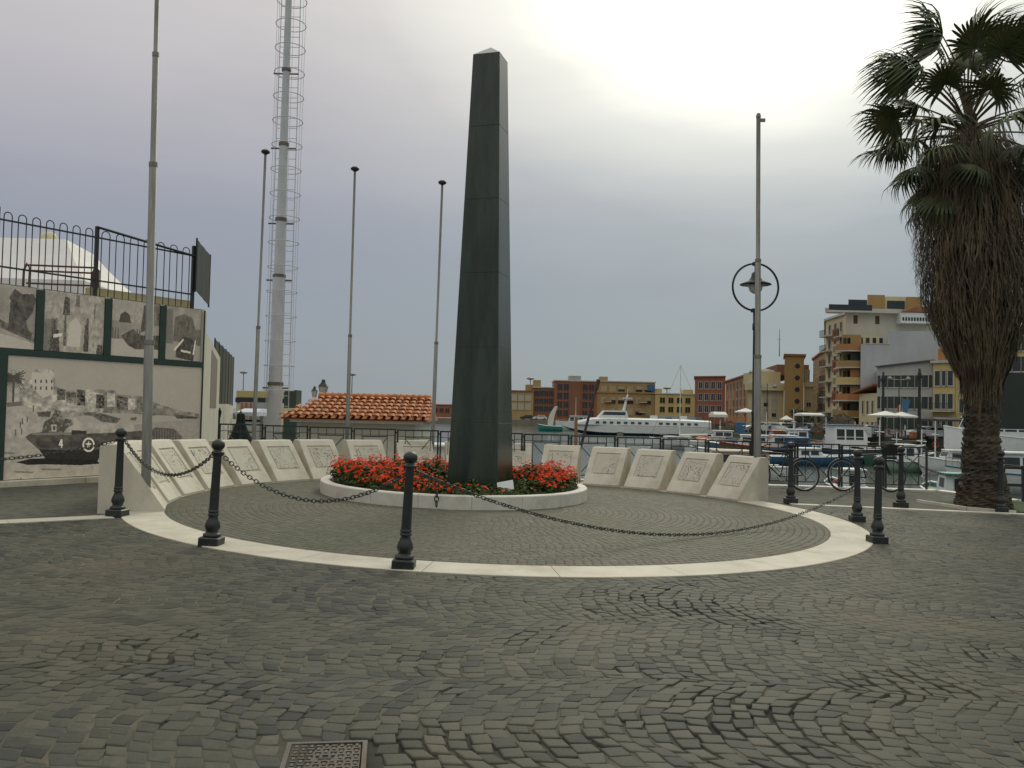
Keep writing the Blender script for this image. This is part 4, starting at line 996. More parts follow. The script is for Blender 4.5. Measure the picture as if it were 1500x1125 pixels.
mb = MB(); nrow, ncol = 6, 19; L_ = Vector((0, ridge_y - eave_y, rz - ez)); Ls = L_.length; ld = L_.normalized(); nd_ = Vector((0, -ld.z, ld.y))
for c_ in range(ncol):
    xc = rx0 + (c_ + .5) * (rx1 - rx0) / ncol; w_ = (rx1 - rx0) / ncol
    for r_ in range(nrow):
        s0 = r_ * Ls / nrow; s1 = s0 + Ls / nrow * 1.16
        if xc < rx0 + (hipx0 - rx0) * (s0 + .1) / Ls: continue
        for par in (0, 1):
            a = []; jx, jz = random.uniform(-.012, .012), random.uniform(0, .012)
            for s_, rr_, lift in ((s0, w_ * .37, .055), (s1, w_ * .29, .012)):
                cpt = Vector((xc + (par * w_ * .5) + jx, eave_y, ez)) + ld * s_ + nd_ * (lift + jz + (-.035 if par else .0))
                a.append([tuple(cpt + Vector((rr_ * math.cos(t), 0, 0)) + nd_ * (rr_ * .75 * math.sin(t)) * (1 if not par else -.35)) for t in np.linspace(0, math.pi, 7)])
            mb.rings(a, closed=False, caps=(False, False)); 
            in_ = [tuple(Vector(p_) - nd_ * .018) for p_ in a[0]]; mb.rings([in_, a[0]], closed=False, caps=(False, False), smooth=False)
    
mb.build("roof_tiles", tile, ki)
mb = MB()
for k in range(18): 
    x = hipx0 + (rx1 - .1 - hipx0) * k / 18; mb.tube([(x, ridge_y, rz + .045), (x + (rx1 - .1 - hipx0) / 18 * 1.1, ridge_y, rz + .02)], [.12, .10], 8)
mb.build("ridge_tiles", tile, ki)

# ================================================================== PALM TREE
pb = Vector((8.93, 16.60, 0)); pb.z = gz(pb.x, pb.y)
palm = empty("palm_tree", pb, 0, "tall fan palm with a thick skirt of dead fronds at the right edge", "palm tree")
def prel(x, y, D=None): return at(x, y, D or pb.y) - pb
axis_px = [(1440, 748), (1440, 700), (1438, 650), (1437, 600), (1438, 545), (1432, 400), (1424, 250), (1419, 168)]
axis_w = [40, 29, 24, 21, 19, 16, 12, 9]
bark = mat("palm_bark", (.085, .065, .045), .95, .4, 6, 1.0, bscale=14, stretch=(1, 1, 3), rgb2=(.035, .030, .020), mix=(.42, .6))
pts = [prel(x, y) for x, y in axis_px]; pts[0].z = -.05; rads = [w * pb.y / F_PX for w in axis_w]
mb = MB(); seg = 30; rs = []
zz = np.linspace(0, 1, 90); cum = np.linspace(0, 1, len(pts))
for i, t in enumerate(zz):
    t2 = t ** 1.3
    P_ = Vector([np.interp(t2, cum, [p_[k] for p_ in pts]) for k in range(3)]); r_ = np.interp(t2, cum, rads)
    sc = random.uniform(-.022, .022) * (1 if t2 > .08 else .3)
    rs.append([(P_.x + (r_ + sc + .02 * math.sin(k * 2.4 + i * 1.9) + random.uniform(-.014, .014)) * math.cos(2 * math.pi * k / seg), P_.y + (r_ + sc + .02 * math.sin(k * 2.4 + i * 1.9)) * math.sin(2 * math.pi * k / seg), P_.z) for k in range(seg)])
mb.rings(rs, smooth=False); mb.build("trunk", bark, palm)
# broken leaf bases on the trunk
mb = MB()
for k in range(170):
    t = random.uniform(.02, .56); P_ = Vector([np.interp(t, cum, [p_[j] for p_ in pts]) for j in range(3)]); r_ = float(np.interp(t, cum, rads)); a_ = random.uniform(0, 6.28)
    d = Vector((math.cos(a_), math.sin(a_), 0)); s_ = Vector((-d.y, d.x, 0)); b0 = P_ + d * r_ * .93; ln = random.uniform(.07, .17)
    tip = b0 + d * random.uniform(.03, .08) + Vector((0, 0, ln)); w_ = random.uniform(.04, .09)
    mb.add([b0 - s_ * w_, b0 + s_ * w_, tip + s_ * w_ * .5, tip - s_ * w_ * .5, b0 + d * .03 - Vector((0, 0, .05))], [(0, 1, 2, 3), (0, 4, 1)])
mb.build("leaf_bases", bark, palm)
hub = prel(1418, 185)
deadm = mat("dead_frond", (.15, .115, .068), .9, .4, 5, stretch=(2, 2, .4), rgb2=(.06, .05, .032), mix=(.42, .62))
greenm = mat("palm_leaf", (.045, .066, .020), .45, .4, 2.5, rgb2=(.12, .11, .04), mix=(.5, .68))
# skirt: half width (m) against height
sk = [(198, 50), (240, 68), (300, 80), (400, 80), (445, 74), (485, 60), (515, 47), (540, 37), (560, 27)]
sv_, sf_ = [], []
def strip_quad(p0, p1, w0, w1, s_):
    b = len(sv_); sv_.extend([p0 - s_ * w0, p0 + s_ * w0, p1 + s_ * w1, p1 - s_ * w1]); sf_.append((b, b + 1, b + 2, b + 3))
for _ in range(9500):
    y0 = random.uniform(195, 545) ; a_ = random.uniform(0, 2 * math.pi)
    ln = random.uniform(.35, 1.0); depth = random.uniform(.45, .98) if random.random() < .75 else random.uniform(.88, 1.03)
    zc = prel(1440, y0).z; t = 0; prev = None; wv = random.uniform(.005, .017); n_ = 5; jit = random.gauss(0, .10)
    for k in range(n_ + 1):
        z = zc - ln * k / n_
        if z < 1.0: break
        y = CAM_Z + 0; 
        # pixel row of this height
        row = np.interp(z, [prel(1440, q[0]).z for q in reversed(sk)], [q[0] for q in reversed(sk)])
        hw = np.interp(row, [q[0] for q in sk], [q[1] for q in sk]) * pb.y / F_PX
        ax = Vector([np.interp(-z, [-p_.z for p_ in reversed(pts)], [p_[j] for p_ in reversed(pts)]) for j in range(2)] + [0])
        rr_ = hw * depth * (1 + .04 * k * random.random())
        aa = a_ + jit * k / n_ + random.gauss(0, .012)
        q = Vector((ax.x + rr_ * math.cos(aa), ax.y + rr_ * math.sin(aa) * .95, z))
        if prev is not None:
            s_ = Vector((-math.sin(aa + .5 * math.sin(_)), math.cos(aa + .5 * math.sin(_)), 0)); strip_quad(prev, q, wv * (1 - .7 * (k - 1) / n_), wv * (1 - .7 * k / n_), s_)
        prev = q
me = bpy.data.meshes.new("dead_frond_skirt"); fast_mesh(me, np.array([tuple(v) for v in sv_]), np.array(sf_)); me.materials.append(deadm); o = bpy.data.objects.new("dead_frond_skirt", me); col.objects.link(o); o.parent = palm; o['kind'] = 'stuff'
def frond_mesh(seed, droop):
    g = random.Random(seed); mb = MB(); Lp = g.uniform(1.2, 1.75)
    pt = [Vector((Lp * t, 0, .10 * math.sin(t * 1.6) - .22 * droop * t * t)) for t in np.linspace(0, 1, 8)]
    mb.tube(pt, [.026 - .014 * i / 7 for i in range(8)], 6, 1)
    end = pt[-1]; nr = 30; 
    for i in range(nr):
        ph = R(-128 + 256 * i / (nr - 1)); Lr = g.uniform(.74, 1.05) * (1.0 * (.72 + .28 * math.cos(ph)))
        prevL = prevR = None
        for k in range(7):
            t = k / 6; th = ph; rad_ = Lr * t
            w_ = (.038 * math.sin(min(1, t * 1.5) * math.pi * .5)) * max(0.0, 1 - max(0, t - .42) / .58) ** .85 * .92 + .002
            dr = -droop * (.16 * t * t + 1.1 * max(0, t - .50) ** 2) - .05 * abs(math.sin(ph)) * t
            side_dr = -.20 * (1 - math.cos(ph)) * t * droop * .5
            x = rad_ * math.cos(th) * (1 - .45 * droop * max(0, t - .55)); y = rad_ * math.sin(th) * (1 - .3 * droop * max(0, t - .55))
            c_ = end + Vector((x, y, dr + side_dr + .02 * g.uniform(-1, 1) * t)); sdir = Vector((-math.sin(th), math.cos(th), 0)); fold = w_ * .35
            pl_, pm, pr_ = c_ - sdir * w_ + Vector((0, 0, fold)), c_, c_ + sdir * w_ + Vector((0, 0, fold))
            if prevL is not None: mb.add([prevL, prevM, pm, pl_, prevR, pr_], [(0, 1, 2, 3), (1, 4, 5, 2)])
            prevL, prevM, prevR = pl_, pm, pr_
    me_o = mb.build("frond", [greenm, deadm], palm, recalc=False); return me_o
protos = [frond_mesh(s_, d) for s_, d in ((1, .55), (2, .9), (3, 1.25), (4, .75), (5, 1.05))]
spec = []
for k in range(62):
    el = R(84 - 146 * (k / 61) ** .92 + random.uniform(-7, 7)); az = k * 2.39996 + random.uniform(-.25, .25); spec.append((el, az))
for k, (el, az) in enumerate(spec):
    src = protos[k % 5]
    o = src if k < 5 else src.copy()
    if k >= 5: col.objects.link(o); o.parent = palm
    fwd = Vector((math.cos(az) * math.cos(el), math.sin(az) * math.cos(el), math.sin(el)))
    upv = Vector((0, 0, 1)) - fwd * fwd.z
    upv = upv.normalized() if upv.length > .1 else Vector((-math.cos(az), -math.sin(az), 0))
    y_ = upv.cross(fwd).normalized(); M_ = Matrix((fwd, y_, upv)).transposed().to_4x4()
    M_ = M_ @ Matrix.Rotation(random.uniform(-.45, .45), 4, 'X') @ Matrix.Scale(random.uniform(.88, 1.08) * (1.06 if el > .7 else (.80 if el < -.2 else 1)), 4)
    M_.translation = hub + Vector((0, 0, -.55 * (k / 61) + .15)) + fwd * .12
    o.matrix_local = M_

# ================================================================== BICYCLE
bk = at(1143, 712, 18.75); bz = gz(bk.x, 18.75) - .02
bi = empty("bicycle", (bk.x + .0, 18.78, bz), math.atan2(.60, 5.0), "black bicycle leaning against the quay railing behind a bollard", "bicycle")
bi.rotation_euler.x = R(-5)
rw, wx0, wx1 = .345, -.56, .56
spoke = mat("bare_metal", (.35, .35, .34), .35, .1, 5, metal=.7)
for x in (wx0, wx1):
    w_o = MB(); w_o.tube([(x + rw * math.cos(t), 0, rw + rw * math.sin(t)) for t in np.linspace(0, 2 * math.pi, 41)[:-1]], .019, 8, closed=True); wo = w_o.build("wheel", rubber, bi)
    r_ = MB(); r_.tube([(x + (rw - .024) * math.cos(t), 0, rw + (rw - .024) * math.sin(t)) for t in np.linspace(0, 2 * math.pi, 41)[:-1]], .011, 6, closed=True)
    for k in range(20): t = k * math.pi / 10; r_.tube([(x, .02 * (-1) ** k, rw), (x + (rw - .03) * math.cos(t), 0, rw + (rw - .03) * math.sin(t))], .0014, 3)
    r_.tube([(x, -.04, rw), (x, .04, rw)], .02, 8); r_.build("rim_and_spokes", spoke, wo)
mb = MB(); bb = (.02, 0, .30); st = (.16, 0, .80); hd, hd2 = (-.40, 0, .84), (-.43, 0, .70)
for a_, b_ in ((st, hd), (bb, hd2), (bb, st), ((wx1, .03, rw), bb), ((wx1, .03, rw), st), (hd, hd2), (hd2, (wx0, .04, rw)), (hd2, (wx0, -.04, rw)), ((st[0], 0, .80), (.19, 0, .92)), (hd, (-.385, 0, .93))): mb.tube([a_, b_], .015, 8)
mb.build("frame", iron, bi)
mb = MB(); mb.rings([[(.06, -.02, .93), (.06, .02, .93), (.20, .07, .94), (.31, .07, .95), (.31, -.07, .95), (.20, -.07, .94)], [(.05, -.02, .955), (.05, .02, .955), (.20, .08, .97), (.32, .08, .985), (.32, -.08, .985), (.20, -.08, .97)]]); mb.build("saddle", rubber, bi)
mb = MB(); mb.tube([(-.28, -.27, .98), (-.36, -.25, .985), (-.385, -.05, .95), (-.385, .05, .95), (-.36, .25, .985), (-.28, .27, .98)], .012, 8); mb.build("handlebar", rubber, bi)
mb = MB(); mb.tube([(bb[0] + .09 * math.cos(t), -.04, bb[2] + .09 * math.sin(t)) for t in np.linspace(0, 6.283, 21)[:-1]], .008, 5, closed=True); mb.tube([(bb[0], -.05, bb[2]), (bb[0] + .10, -.06, bb[2] - .14)], .009, 5); mb.tube([(bb[0], .05, bb[2]), (bb[0] - .10, .06, bb[2] + .14)], .009, 5); mb.box(bb[0] + .05, bb[0] + .15, -.15, -.07, bb[2] - .155, bb[2] - .135); mb.box(bb[0] - .15, bb[0] - .05, .07, .15, bb[2] + .13, bb[2] + .15); mb.build("crank", spoke, bi)
for x in (wx0, wx1):
    mb = MB(); pts_ = np.linspace(.35, 2.6, 14); 
    mb.rings([[(x + (rw + .035) * math.cos(t), s_ * .025, rw + (rw + .035) * math.sin(t)) for t in pts_] for s_ in (-1, 1)], closed=False, caps=(False, False)); mb.build("mudguard", iron, bi)
q_ = at(1272, 712, 19.2)
b2 = copy_thing(bi, (q_.x, 19.25, gz(q_.x, 19.2) - .0), math.atan2(.5, 5.0) + math.pi, "second bicycle, with a black basket, mostly hidden behind the pair of bollards"); b2.rotation_euler.x = R(5)
mb = MB(); mb.rings([[(-.62 - .13, -.15, .80), (-.62 + .13, -.15, .80), (-.62 + .13, .15, .80), (-.62 - .13, .15, .80)], [(-.62 - .17, -.19, 1.03), (-.62 + .17, -.19, 1.03), (-.62 + .17, .19, 1.03), (-.62 - .17, .19, 1.03)]], smooth=False); mb.build("basket", rubber, b2)

# ================================================================== MANHOLE
mx_, my_ = float(mhc[0]), float(mhc[1])
mh = empty("manhole_cover", (mx_, my_, gz(mx_, my_)), math.atan2(.04, .285), "small square iron cover set in the cobblestones near the camera", "manhole cover")
steel = mat("worn_cast_iron", (.10, .095, .08), .45, .3, 20, .3, metal=.3, rgb2=(.09, .06, .035))
mb = MB(); w_ = .185
for a in ((-w_, w_, -w_, -w_ + .022), (-w_, w_, w_ - .022, w_), (-w_, -w_ + .022, -w_ + .022, w_ - .022), (w_ - .022, w_, -w_ + .022, w_ - .022)): mb.box(*a, -.05, .001)
mb.build("rim", steel, mh)
mb = MB(); wi = w_ - .030; mb.box(-wi, wi, -wi, wi, -.05, -.008)
for i in range(9):
    for j in range(9):
        if 3 <= i <= 5 and j == 4: continue
        x = -wi + (i + .5) * 2 * wi / 9; y = -wi + (j + .5) * 2 * wi / 9; hx, hy = (.013, .007) if (i + j) % 2 else (.007, .013); mb.box(x - hx, x + hx, y - hy, y + hy, -.0082, -.001)
mb.build("plate", steel, mh)
mb = MB(); mb.box(-.035, .035, -.010, .010, -.0079, -.0060); mb.build("lifting_slot", rubber, mh)

# ================================================================== BUILDINGS
shut_g = mat("green_shutter", (.030, .045, .035), .6, .2, 4); shut_b = mat("brown_shutter", (.10, .06, .04), .7, .2, 4); shut_l = mat("pale_shutter", (.42, .38, .28), .7, .1, 4)
slabm = mat("balcony_slab", (.48, .46, .40), .8, .1, 1); rooft = mat("roof_tiles_far", (.28, .12, .06), .85, .25, 1.5)
def wallm(name, rgb): return mat(name, rgb, .9, .13, .25, rgb2=tuple(c_ * .72 for c_ in rgb), mix=(.45, .75), stretch=(1, 1, .45))
def shear(A, d, depth):
    e_ = Vector((d.x, d.y)).normalized(); n_ = Vector((-e_.y, e_.x)); v = Vector((A.x, A.y)).normalized()
    return depth * v.dot(e_) / max(.15, v.dot(n_)) * 1.02
def building(name, label, xa, Da, xb, Db, ytop, wall, rows=3, cols=4, depth=12, win=(.9, 1.5), style='shutter', wmat=None, z0=LZ, skip=(), cornice=True, zr=None, roofm=None, margin=.6, group=None, floor0=1.0, cat="building"):
    A, B = at(xa, 600, Da), at(xb, 600, Db); A.z = B.z = z0
    zt = at(xa, ytop, Da).z; H = zt - z0; d = B - A; Wd = d.length
    r = empty(name, A, math.atan2(d.y, d.x), label, cat, group)
    sx = shear(A, d, depth) if xa > 1000 else 0
    mb = MB(); mb.prism([(0, 0), (Wd, 0), (Wd + sx, depth), (sx, depth)], -.5, H); mb.build("wall", wall, r)
    if cornice: mb = MB(); mb.prism([(-.25, -.3), (Wd + .25, -.3), (Wd + .25 + sx, depth + .2), (-.25 + sx, depth + .2)], H + .003, H + .33); mb.build("roof", roofm or slabm, r)
    slabm_ = wall if Da > 240 else slabm
    zr0, zr1 = zr if zr else (floor0, H - .5)
    fh = (zr1 - zr0) / rows; fw = (Wd - 2 * margin) / cols; ww, wh = win
    wmat = wmat or shut_g
    for i in range(rows):
        for j in range(cols):
            if (i, j) in skip: continue
            x, z = margin + (j + .5) * fw, zr0 + (i + .5) * fh; mb = MB()
            mb.box(x - ww / 2, x + ww / 2, -.02, .03, z - wh / 2, z + wh / 2, 0)
            fr = .09
            for a in ((x - ww / 2 - fr, x + ww / 2 + fr, z + wh / 2, z + wh / 2 + fr), (x - ww / 2 - fr * 1.6, x + ww / 2 + fr * 1.6, z - wh / 2 - .14, z - wh / 2), (x - ww / 2 - fr, x - ww / 2, z - wh / 2, z + wh / 2), (x + ww / 2, x + ww / 2 + fr, z - wh / 2, z + wh / 2)): mb.box(a[0], a[1], -.10, .02, a[2], a[3], 1)
            if style == 'shutter' and random.random() < .8:
                for s_ in (-1, 1): mb.box(x + s_ * (ww / 2 + fr + .01) - (ww * .5 if s_ < 0 else 0), x + s_ * (ww / 2 + fr + .01) + (ww * .5 if s_ > 0 else 0), -.08, -.03, z - wh / 2, z + wh / 2, 2)
            elif style == 'closed': mb.box(x - ww / 2 + .03, x + ww / 2 - .03, -.05, -.021, z - wh / 2 + (0 if random.random() < .7 else wh * .5), z + wh / 2 - .02, 2)
            else: mb.box(x - .03, x + .03, -.05, -.021, z - wh / 2, z + wh / 2, 1)
            mb.build("window", [glassd, slabm_, wmat], r)
    return r, Wd, H
def balcony(r, x0, x1, z, out=1.1, rail=ironrail, solid=None, h=.95):
    mb = MB(); mb.box(x0, x1, -out, -.003, z - .16, z); mb.build("balcony_slab", slabm, r)
    mb = MB()
    if solid: 
        for a in ((x0, x1, -out, -out + .08), (x0, x0 + .08, -out + .081, -.01), (x1 - .08, x1, -out + .081, -.01)): mb.box(*a, z + .003, z + h)
        mb.build("balcony_parapet", solid, r)
    else:
        mb.box(x0, x1, -out, -out + .05, z + h - .05, z + h)
        n = max(3, int((x1 - x0) / .22))
        for k in range(n + 1): x = x0 + (x1 - x0 - .03) * k / n; mb.box(x, x + .03, -out + .01, -out + .04, z + .002, z + h - .051)
        mb.build("balcony_rail", rail, r)
c_tan, c_red, c_yel, c_brn = wallm("ochre_render", (.40, .265, .12)), wallm("brick_red_render", (.30, .115, .06)), wallm("yellow_render", (.53, .41, .17)), wallm("brown_red_render", (.23, .105, .06))
c_cream, c_grey, c_blue = wallm("cream_render", (.58, .50, .29)), wallm("pale_grey_render", (.41, .41, .37)), wallm("blue_grey_render", (.45, .47, .49))
c_or, c_och = wallm("orange_render", (.42, .20, .08)), wallm("dark_ochre_render", (.36, .23, .09))
D = 262
building("low_house", "low red building on the far quay, seen just left of the obelisk", 560, 290, 662, 275, 592, c_red, 1, 12, 10, (1.6, 1.4), 'plain', roofm=rooft)
r, Wd, H = building("quay_house", "low yellow ochre house with pale windows right beside the obelisk on the far quay", 745, 258, 781, 258, 573, c_tan, 2, 3, 12, (2.0, 2.0), 'closed', shut_l, margin=.5, floor0=2.6, roofm=rooft)
mb = MB(); mb.box(5.0, 7.3, 3, 8, H + .34, H + 2.2); mb.build("roof_tower", c_tan, r)
r, Wd, H = building("red_brown_building", "red brown building with small roof block between the yellow house and the tall red block", 780.5, 258.5, 812, 258.5, 568, c_brn, 3, 4, 12, (1.2, 1.5), 'plain', margin=.4, floor0=2.2)
mb = MB(); mb.box(0, 2.3, 1, 6, H + .34, H + 2.4); mb.build("roof_tower", c_tan, r)
r, Wd, H = building("tall_red_block", "tallest red brick apartment block on the far quay", 811.5, 258, 874, 258, 558, c_red, 4, 6, 14, (1.5, 1.9), 'plain', margin=.7, floor0=.8, skip=((0, 3), (1, 3), (2, 3), (3, 3)))
mb = MB(); mb.box(Wd * .34, Wd * .62, -.25, 6, 0, H - .02); mb.build("brick_bay", c_brn, r); mb = MB(); mb.box(Wd * .34, Wd * .62, .3, 6, H + .34, H + 1.7); mb.build("stair_tower", c_grey, r)
r, Wd, H = building("long_ochre_block", "long ochre apartment block behind the white ferry", 873.5, 258.5, 959, 258.5, 559, c_tan, 3, 6, 14, (2.0, 2.2), 'closed', wallm("shutter_ochre", (.42, .33, .2)), margin=.8, floor0=1.5, group=None)
mb = MB(); mb.box(-.15, Wd + .15, -.35, -.003, H * .72, H * .76); mb.build("string_course", c_och, r); mb = MB(); mb.box(1.0, 3.4, 1, 5, H + .34, H + 1.6); mb.build("roof_tower", c_tan, r)
for z in (H * .25, H * .5): balcony(r, Wd * .72, Wd * .86, z, 1.2, solid=c_och); balcony(r, Wd * .14, Wd * .25, z, 1.2, solid=c_och)
mb = MB(); mb.box(Wd * .87, Wd * .995, -.5, -.02, H * .80, H * .95); mb.build("glazed_loggia", blue, r)
r, Wd, H = building("yellow_house", "yellow two storey house with dark windows right of the long ochre block", 959.5, 258, 1018, 258, 577, c_yel, 2, 4, 12, (1.5, 1.7), 'plain', margin=.9, floor0=2.6)
mb = MB(); mb.box(.0, 2.2, 1, 6, H + .34, H + 1.6); mb.build("roof_parapet", c_yel, r); mb = MB(); mb.box(Wd - 3.4, Wd - .4, 1, 6, H + .34, H + 1.5); mb.build("roof_parapet", c_yel, r)
mb = MB(); mb.box(.0, Wd, -.08, -.002, 0, 2.3); mb.build("grey_plinth", c_grey, r)
# right side of the harbour, nearer
r, Wd, H = building("brick_corner_house", "brick red house with flat cornice left of the orange row", 1018, 205, 1062, 200, 553, c_red, 3, 4, 14, (1.0, 1.6), 'plain', floor0=2.5, roofm=c_brn)
r, Wd, H = building("orange_row_house", "long orange house with rows of small dark windows behind the street lamp", 1062.5, 199, 1100, 160, 560, c_or, 4, 7, 12, (1.1, 1.5), 'shutter', shut_b, floor0=2.2, roofm=rooft)
mb = MB(); mb.box(-1, Wd * .8, 6, 12, H + .34, H + 2.4); mb.build("upper_storey", c_brn, r)
r, Wd, H = building("cream_building", "cream building with a roof terrace beside the ochre stair tower", 1095, 150, 1148, 150, 563, c_cream, 3, 3, 8, (.8, 1.3), 'closed', shut_l, floor0=2.0, margin=1.0)
mb = MB(); mb.box(-.5, Wd - .002, -.7, -.01, H - 1.0, H - .02); mb.box(1.9, Wd, 2, 10, H + .34, H + 2.4); mb.build("terrace", c_cream, r)
mb = MB(); mb.lathe([(2.4, H + 2.4), (2.3, H + 2.7), (.2, H + 3.2)], 10, c=(Wd * .62, 5, 0)); mb.build("terrace_canopy", c_grey, r)
r, Wd, H = building("ochre_stair_tower", "ochre stair tower with four round windows in a column", 1148.5, 147, 1177, 147, 521, c_och, 1, 1, 9, (.6, .6), 'plain', skip=((0, 0),), cornice=True, roofm=rooft)
for k in range(4):
    zc = at(1167, 536 + 17.2 * k, 147).z - LZ; mb = MB(); mb.lathe([(.42, 0), (.42, .06), (.34, .07)], 16, M=Matrix.Translation((Wd * .66, -.01, zc)) @ Matrix.Rotation(R(90), 4, 'X')); w_ = mb.build("round_window", glassd, r)
an = at(1147, 521, 150); mb = MB(); mb.tube([(-.3, 2, H), (-.3, 2, H + 4.8)], [.10, .04], 6); mb.tube([(-.7, 2, H + 3), (.1, 2, H + 3)], .04, 5); mb.build("roof_antenna", galv, r)
r, Wd, H = building("cream_annex", "narrow cream annex right of the ochre stair tower", 1177.5, 149, 1191, 149, 559, c_cream, 1, 1, 9, (.7, .7), 'plain', cornice=False)
mb = MB(); mb.box(-.02, Wd + .02, -.4, -.003, H - .9, H); mb.box(0, Wd, 2, 6, H + .003, H + 1.6); mb.build("terrace", c_cream, r)
for k in range(5): mb = MB(); mb.box(.1 + k * Wd / 5, .32 + k * Wd / 5, 1.8, 1.98, H + .1, H + 2.2); mb.build("pergola_post", slabm, r)
r, Wd, H = building("ochre_terrace_house", "receding ochre house with tall shuttered windows left of the apartment block", 1190.5, 168, 1212, 142, 527, c_tan, 4, 7, 10, (1.1, 2.0), 'closed', shut_b, floor0=1.5, roofm=rooft)
# big apartment block
rA, WA_, HA = building("apartment_block", "big apartment block with stacked balconies and stepped roof terraces", 1209, 140, 1238, 131, 470, c_cream, 7, 3, 22, (1.0, 1.5), 'closed', shut_b, floor0=1.2, skip=())
for k in range(6):
    z = 3.2 + k * (HA - 3.4) / 6
    balcony(rA, .0, WA_ * .35, z, 1.1); mb = MB(); mb.box(WA_ * .38, WA_ * .66, -.16, -.101, z - 1.0, z + .9); mb.build("red_panel", c_red if k % 2 else c_cream, rA); balcony(rA, WA_ * .70, WA_ - .2, z - .6, 1.0)
r2 = empty("balcony_wing", at(1232, 600, 128).to_2d().to_3d() + Vector((0, 0, LZ)), 0, "ochre wing with six projecting balconies and long blinds on the apartment block", "building")
xl_ = 0; Wb = at(1260, 600, 128).x - at(1232, 600, 128).x; Hb = at(1240, 490, 128).z - LZ
mb = MB(); mb.prism([(0, 0), (Wb, 0), (Wb + 2.6, 6.5), (2.6, 6.5)], -.5, Hb); mb.build("wall", c_och, r2)
fl = Hb / 6
for k in range(6):
    mb = MB()
    for j in range(4): x = .25 + j * (Wb - .4) / 4; mb.box(x, x + .45, -.06, .02, k * fl + .5, k * fl + fl - .5)
    mb.build("window", [glassd], r2)
    if k: 
        mb = MB(); mb.prism([(-.9, -.1), (.4, -1.5), (Wb, -1.5), (Wb, -.003), (-.9, -.003)], k * fl - .15, k * fl + .02); mb.build("balcony_slab", slabm, r2)
        mb = MB(); mb.prism([(-.88, -.1), (.4, -1.47), (Wb - .02, -1.47), (Wb - .02, -1.38), (.43, -1.38), (-.78, -.1)], k * fl + .024, k * fl + .95); mb.build("balcony_parapet", [c_yel, c_och, c_or][k % 3], r2)
        mb = MB(); mb.box(Wb * .35, Wb * .9, -.9, -.8, k * fl + 1.0, k * fl + fl - .25); mb.build("blind", [c_or, shut_g, c_och][k % 3], r2)
def block(name, label, xa, xb, ya, yb_, D, mt, depth=14, cat="building", z0=LZ, top=None):
    A, B = at(xa, 600, D), at(xb, 600, D); r = empty(name, (A.x, D, z0), 0, label, cat); H1, H2 = at(xa, ya, D).z - z0, at(xb, yb_, D).z - z0; Wd = B.x - A.x
    mb = MB(); sx = shear(A, B - A, depth); v = [(0, 0, -.5), (Wd, 0, -.5), (Wd + sx, depth, -.5), (sx, depth, -.5), (0, 0, H1), (Wd, 0, H2), (Wd + sx, depth, H2), (sx, depth, H1)]; mb.add(v, [(0, 3, 2, 1), (4, 5, 6, 7), (0, 1, 5, 4), (1, 2, 6, 5), (2, 3, 7, 6), (3, 0, 4, 7)]); mb.build("wall", mt, r); return r, Wd, (H1 + H2) / 2
r3, W3, H3 = block("blue_grey_wing", "tall windowless blue grey side of the apartment block", 1260, 1300, 504, 504, 126, c_blue)
mb = MB(); W4 = at(1376, 600, 126).x - at(1260, 600, 126).x; H4 = at(1300, 484, 126).z - LZ
mb.prism([(W3 + .004, .02), (W4, .02), (W4 + 5.5, 13), (W3 + 5.5, 13)], -.5, H4); mb.build("upper_wall", c_blue, r3)
mb = MB(); mb.box(W3 * .1, W3 + .3, -.08, -.002, H3 + .01, H3 + .12); mb.build("parapet_cap", slabm, r3)
mb = MB(); mb.prism([(-.5, 3), (W3, 3), (W3 + 1, 5), (.5, 5)], 1, H3 + 1.4); mb.build("terrace_wall", c_cream, r3)
for k in range(4): mb = MB(); mb.box(W3 * .25 + k * 1.0, W3 * .25 + k * 1.0 + .5, 2.9, 2.998, H3 + .2, H3 + 1.2); mb.build("window", glassd, r3)
# upper storeys set back
c_pale = wallm("pale_cream_render", (.60, .57, .46))
r5, W5, H5 = block("roof_storeys", "cream top storeys and ochre roof rooms crowning the apartment block", 1233, 1385, 456, 456, 141, c_pale, 18)
mb = MB(); mb.box(-2.9, W5 * .58, -1.5, -.004, H5 - .5, H5 - .2); mb.prism([(-2.9, 0), (W5 * .58, 0), (W5 * .58 + 2, 5), (-.9, 5)], H5 + .01, H5 + .35); mb.build("terrace_slab", slabm, r5)
mb = MB(); mb.box(-2.8, W5 * .25, -1.45, -1.40, H5 - .19, H5 + .75); mb.build("glass_railing", glassd, r5)
def zat(x, y, D): return at(x, y, D).z - LZ
def xr(x, D=141): return at(x, 600, D).x - at(1233, 600, D).x
for xa_, xb_, yt_, mt_2, nm in ((1271, 1297, 431, c_och, "roof_room"), (1328, 1352, 434, c_och, "roof_room"), (1297.5, 1327.5, 433.5, c_cream, "roof_room"), (1243, 1270.5, 438, glassd, "glazed_veranda")):
    mb = MB(); mb.prism([(xr(xa_), .5), (xr(xb_), .5), (xr(xb_) + 1.9, 5), (xr(xa_) + 1.9, 5)], H5 + .36, zat(xa_, yt_, 141)); mb.build(nm, mt_2, r5)
mb = MB(); mb.box(xr(1300), xr(1326), .38, .498, H5 + .5, H5 + 1.8); mb.build("veranda_opening", glassd, r5)
mb = MB(); mb.prismx([(xr(1310), zat(1310, 457, 139)), (xr(1388), zat(1388, 457, 139)), (xr(1388), zat(1388, 452, 139)), (xr(1330), zat(1330, 449, 139))], -2.4, -.01); mb.build("tiled_canopy", rooft, r5)
mb = MB(); mb.box(xr(1310), xr(1359), -2.2, -.02, zat(1310, 473, 139), zat(1310, 457.5, 139)); mb.build("arcade_wall", white, r5)
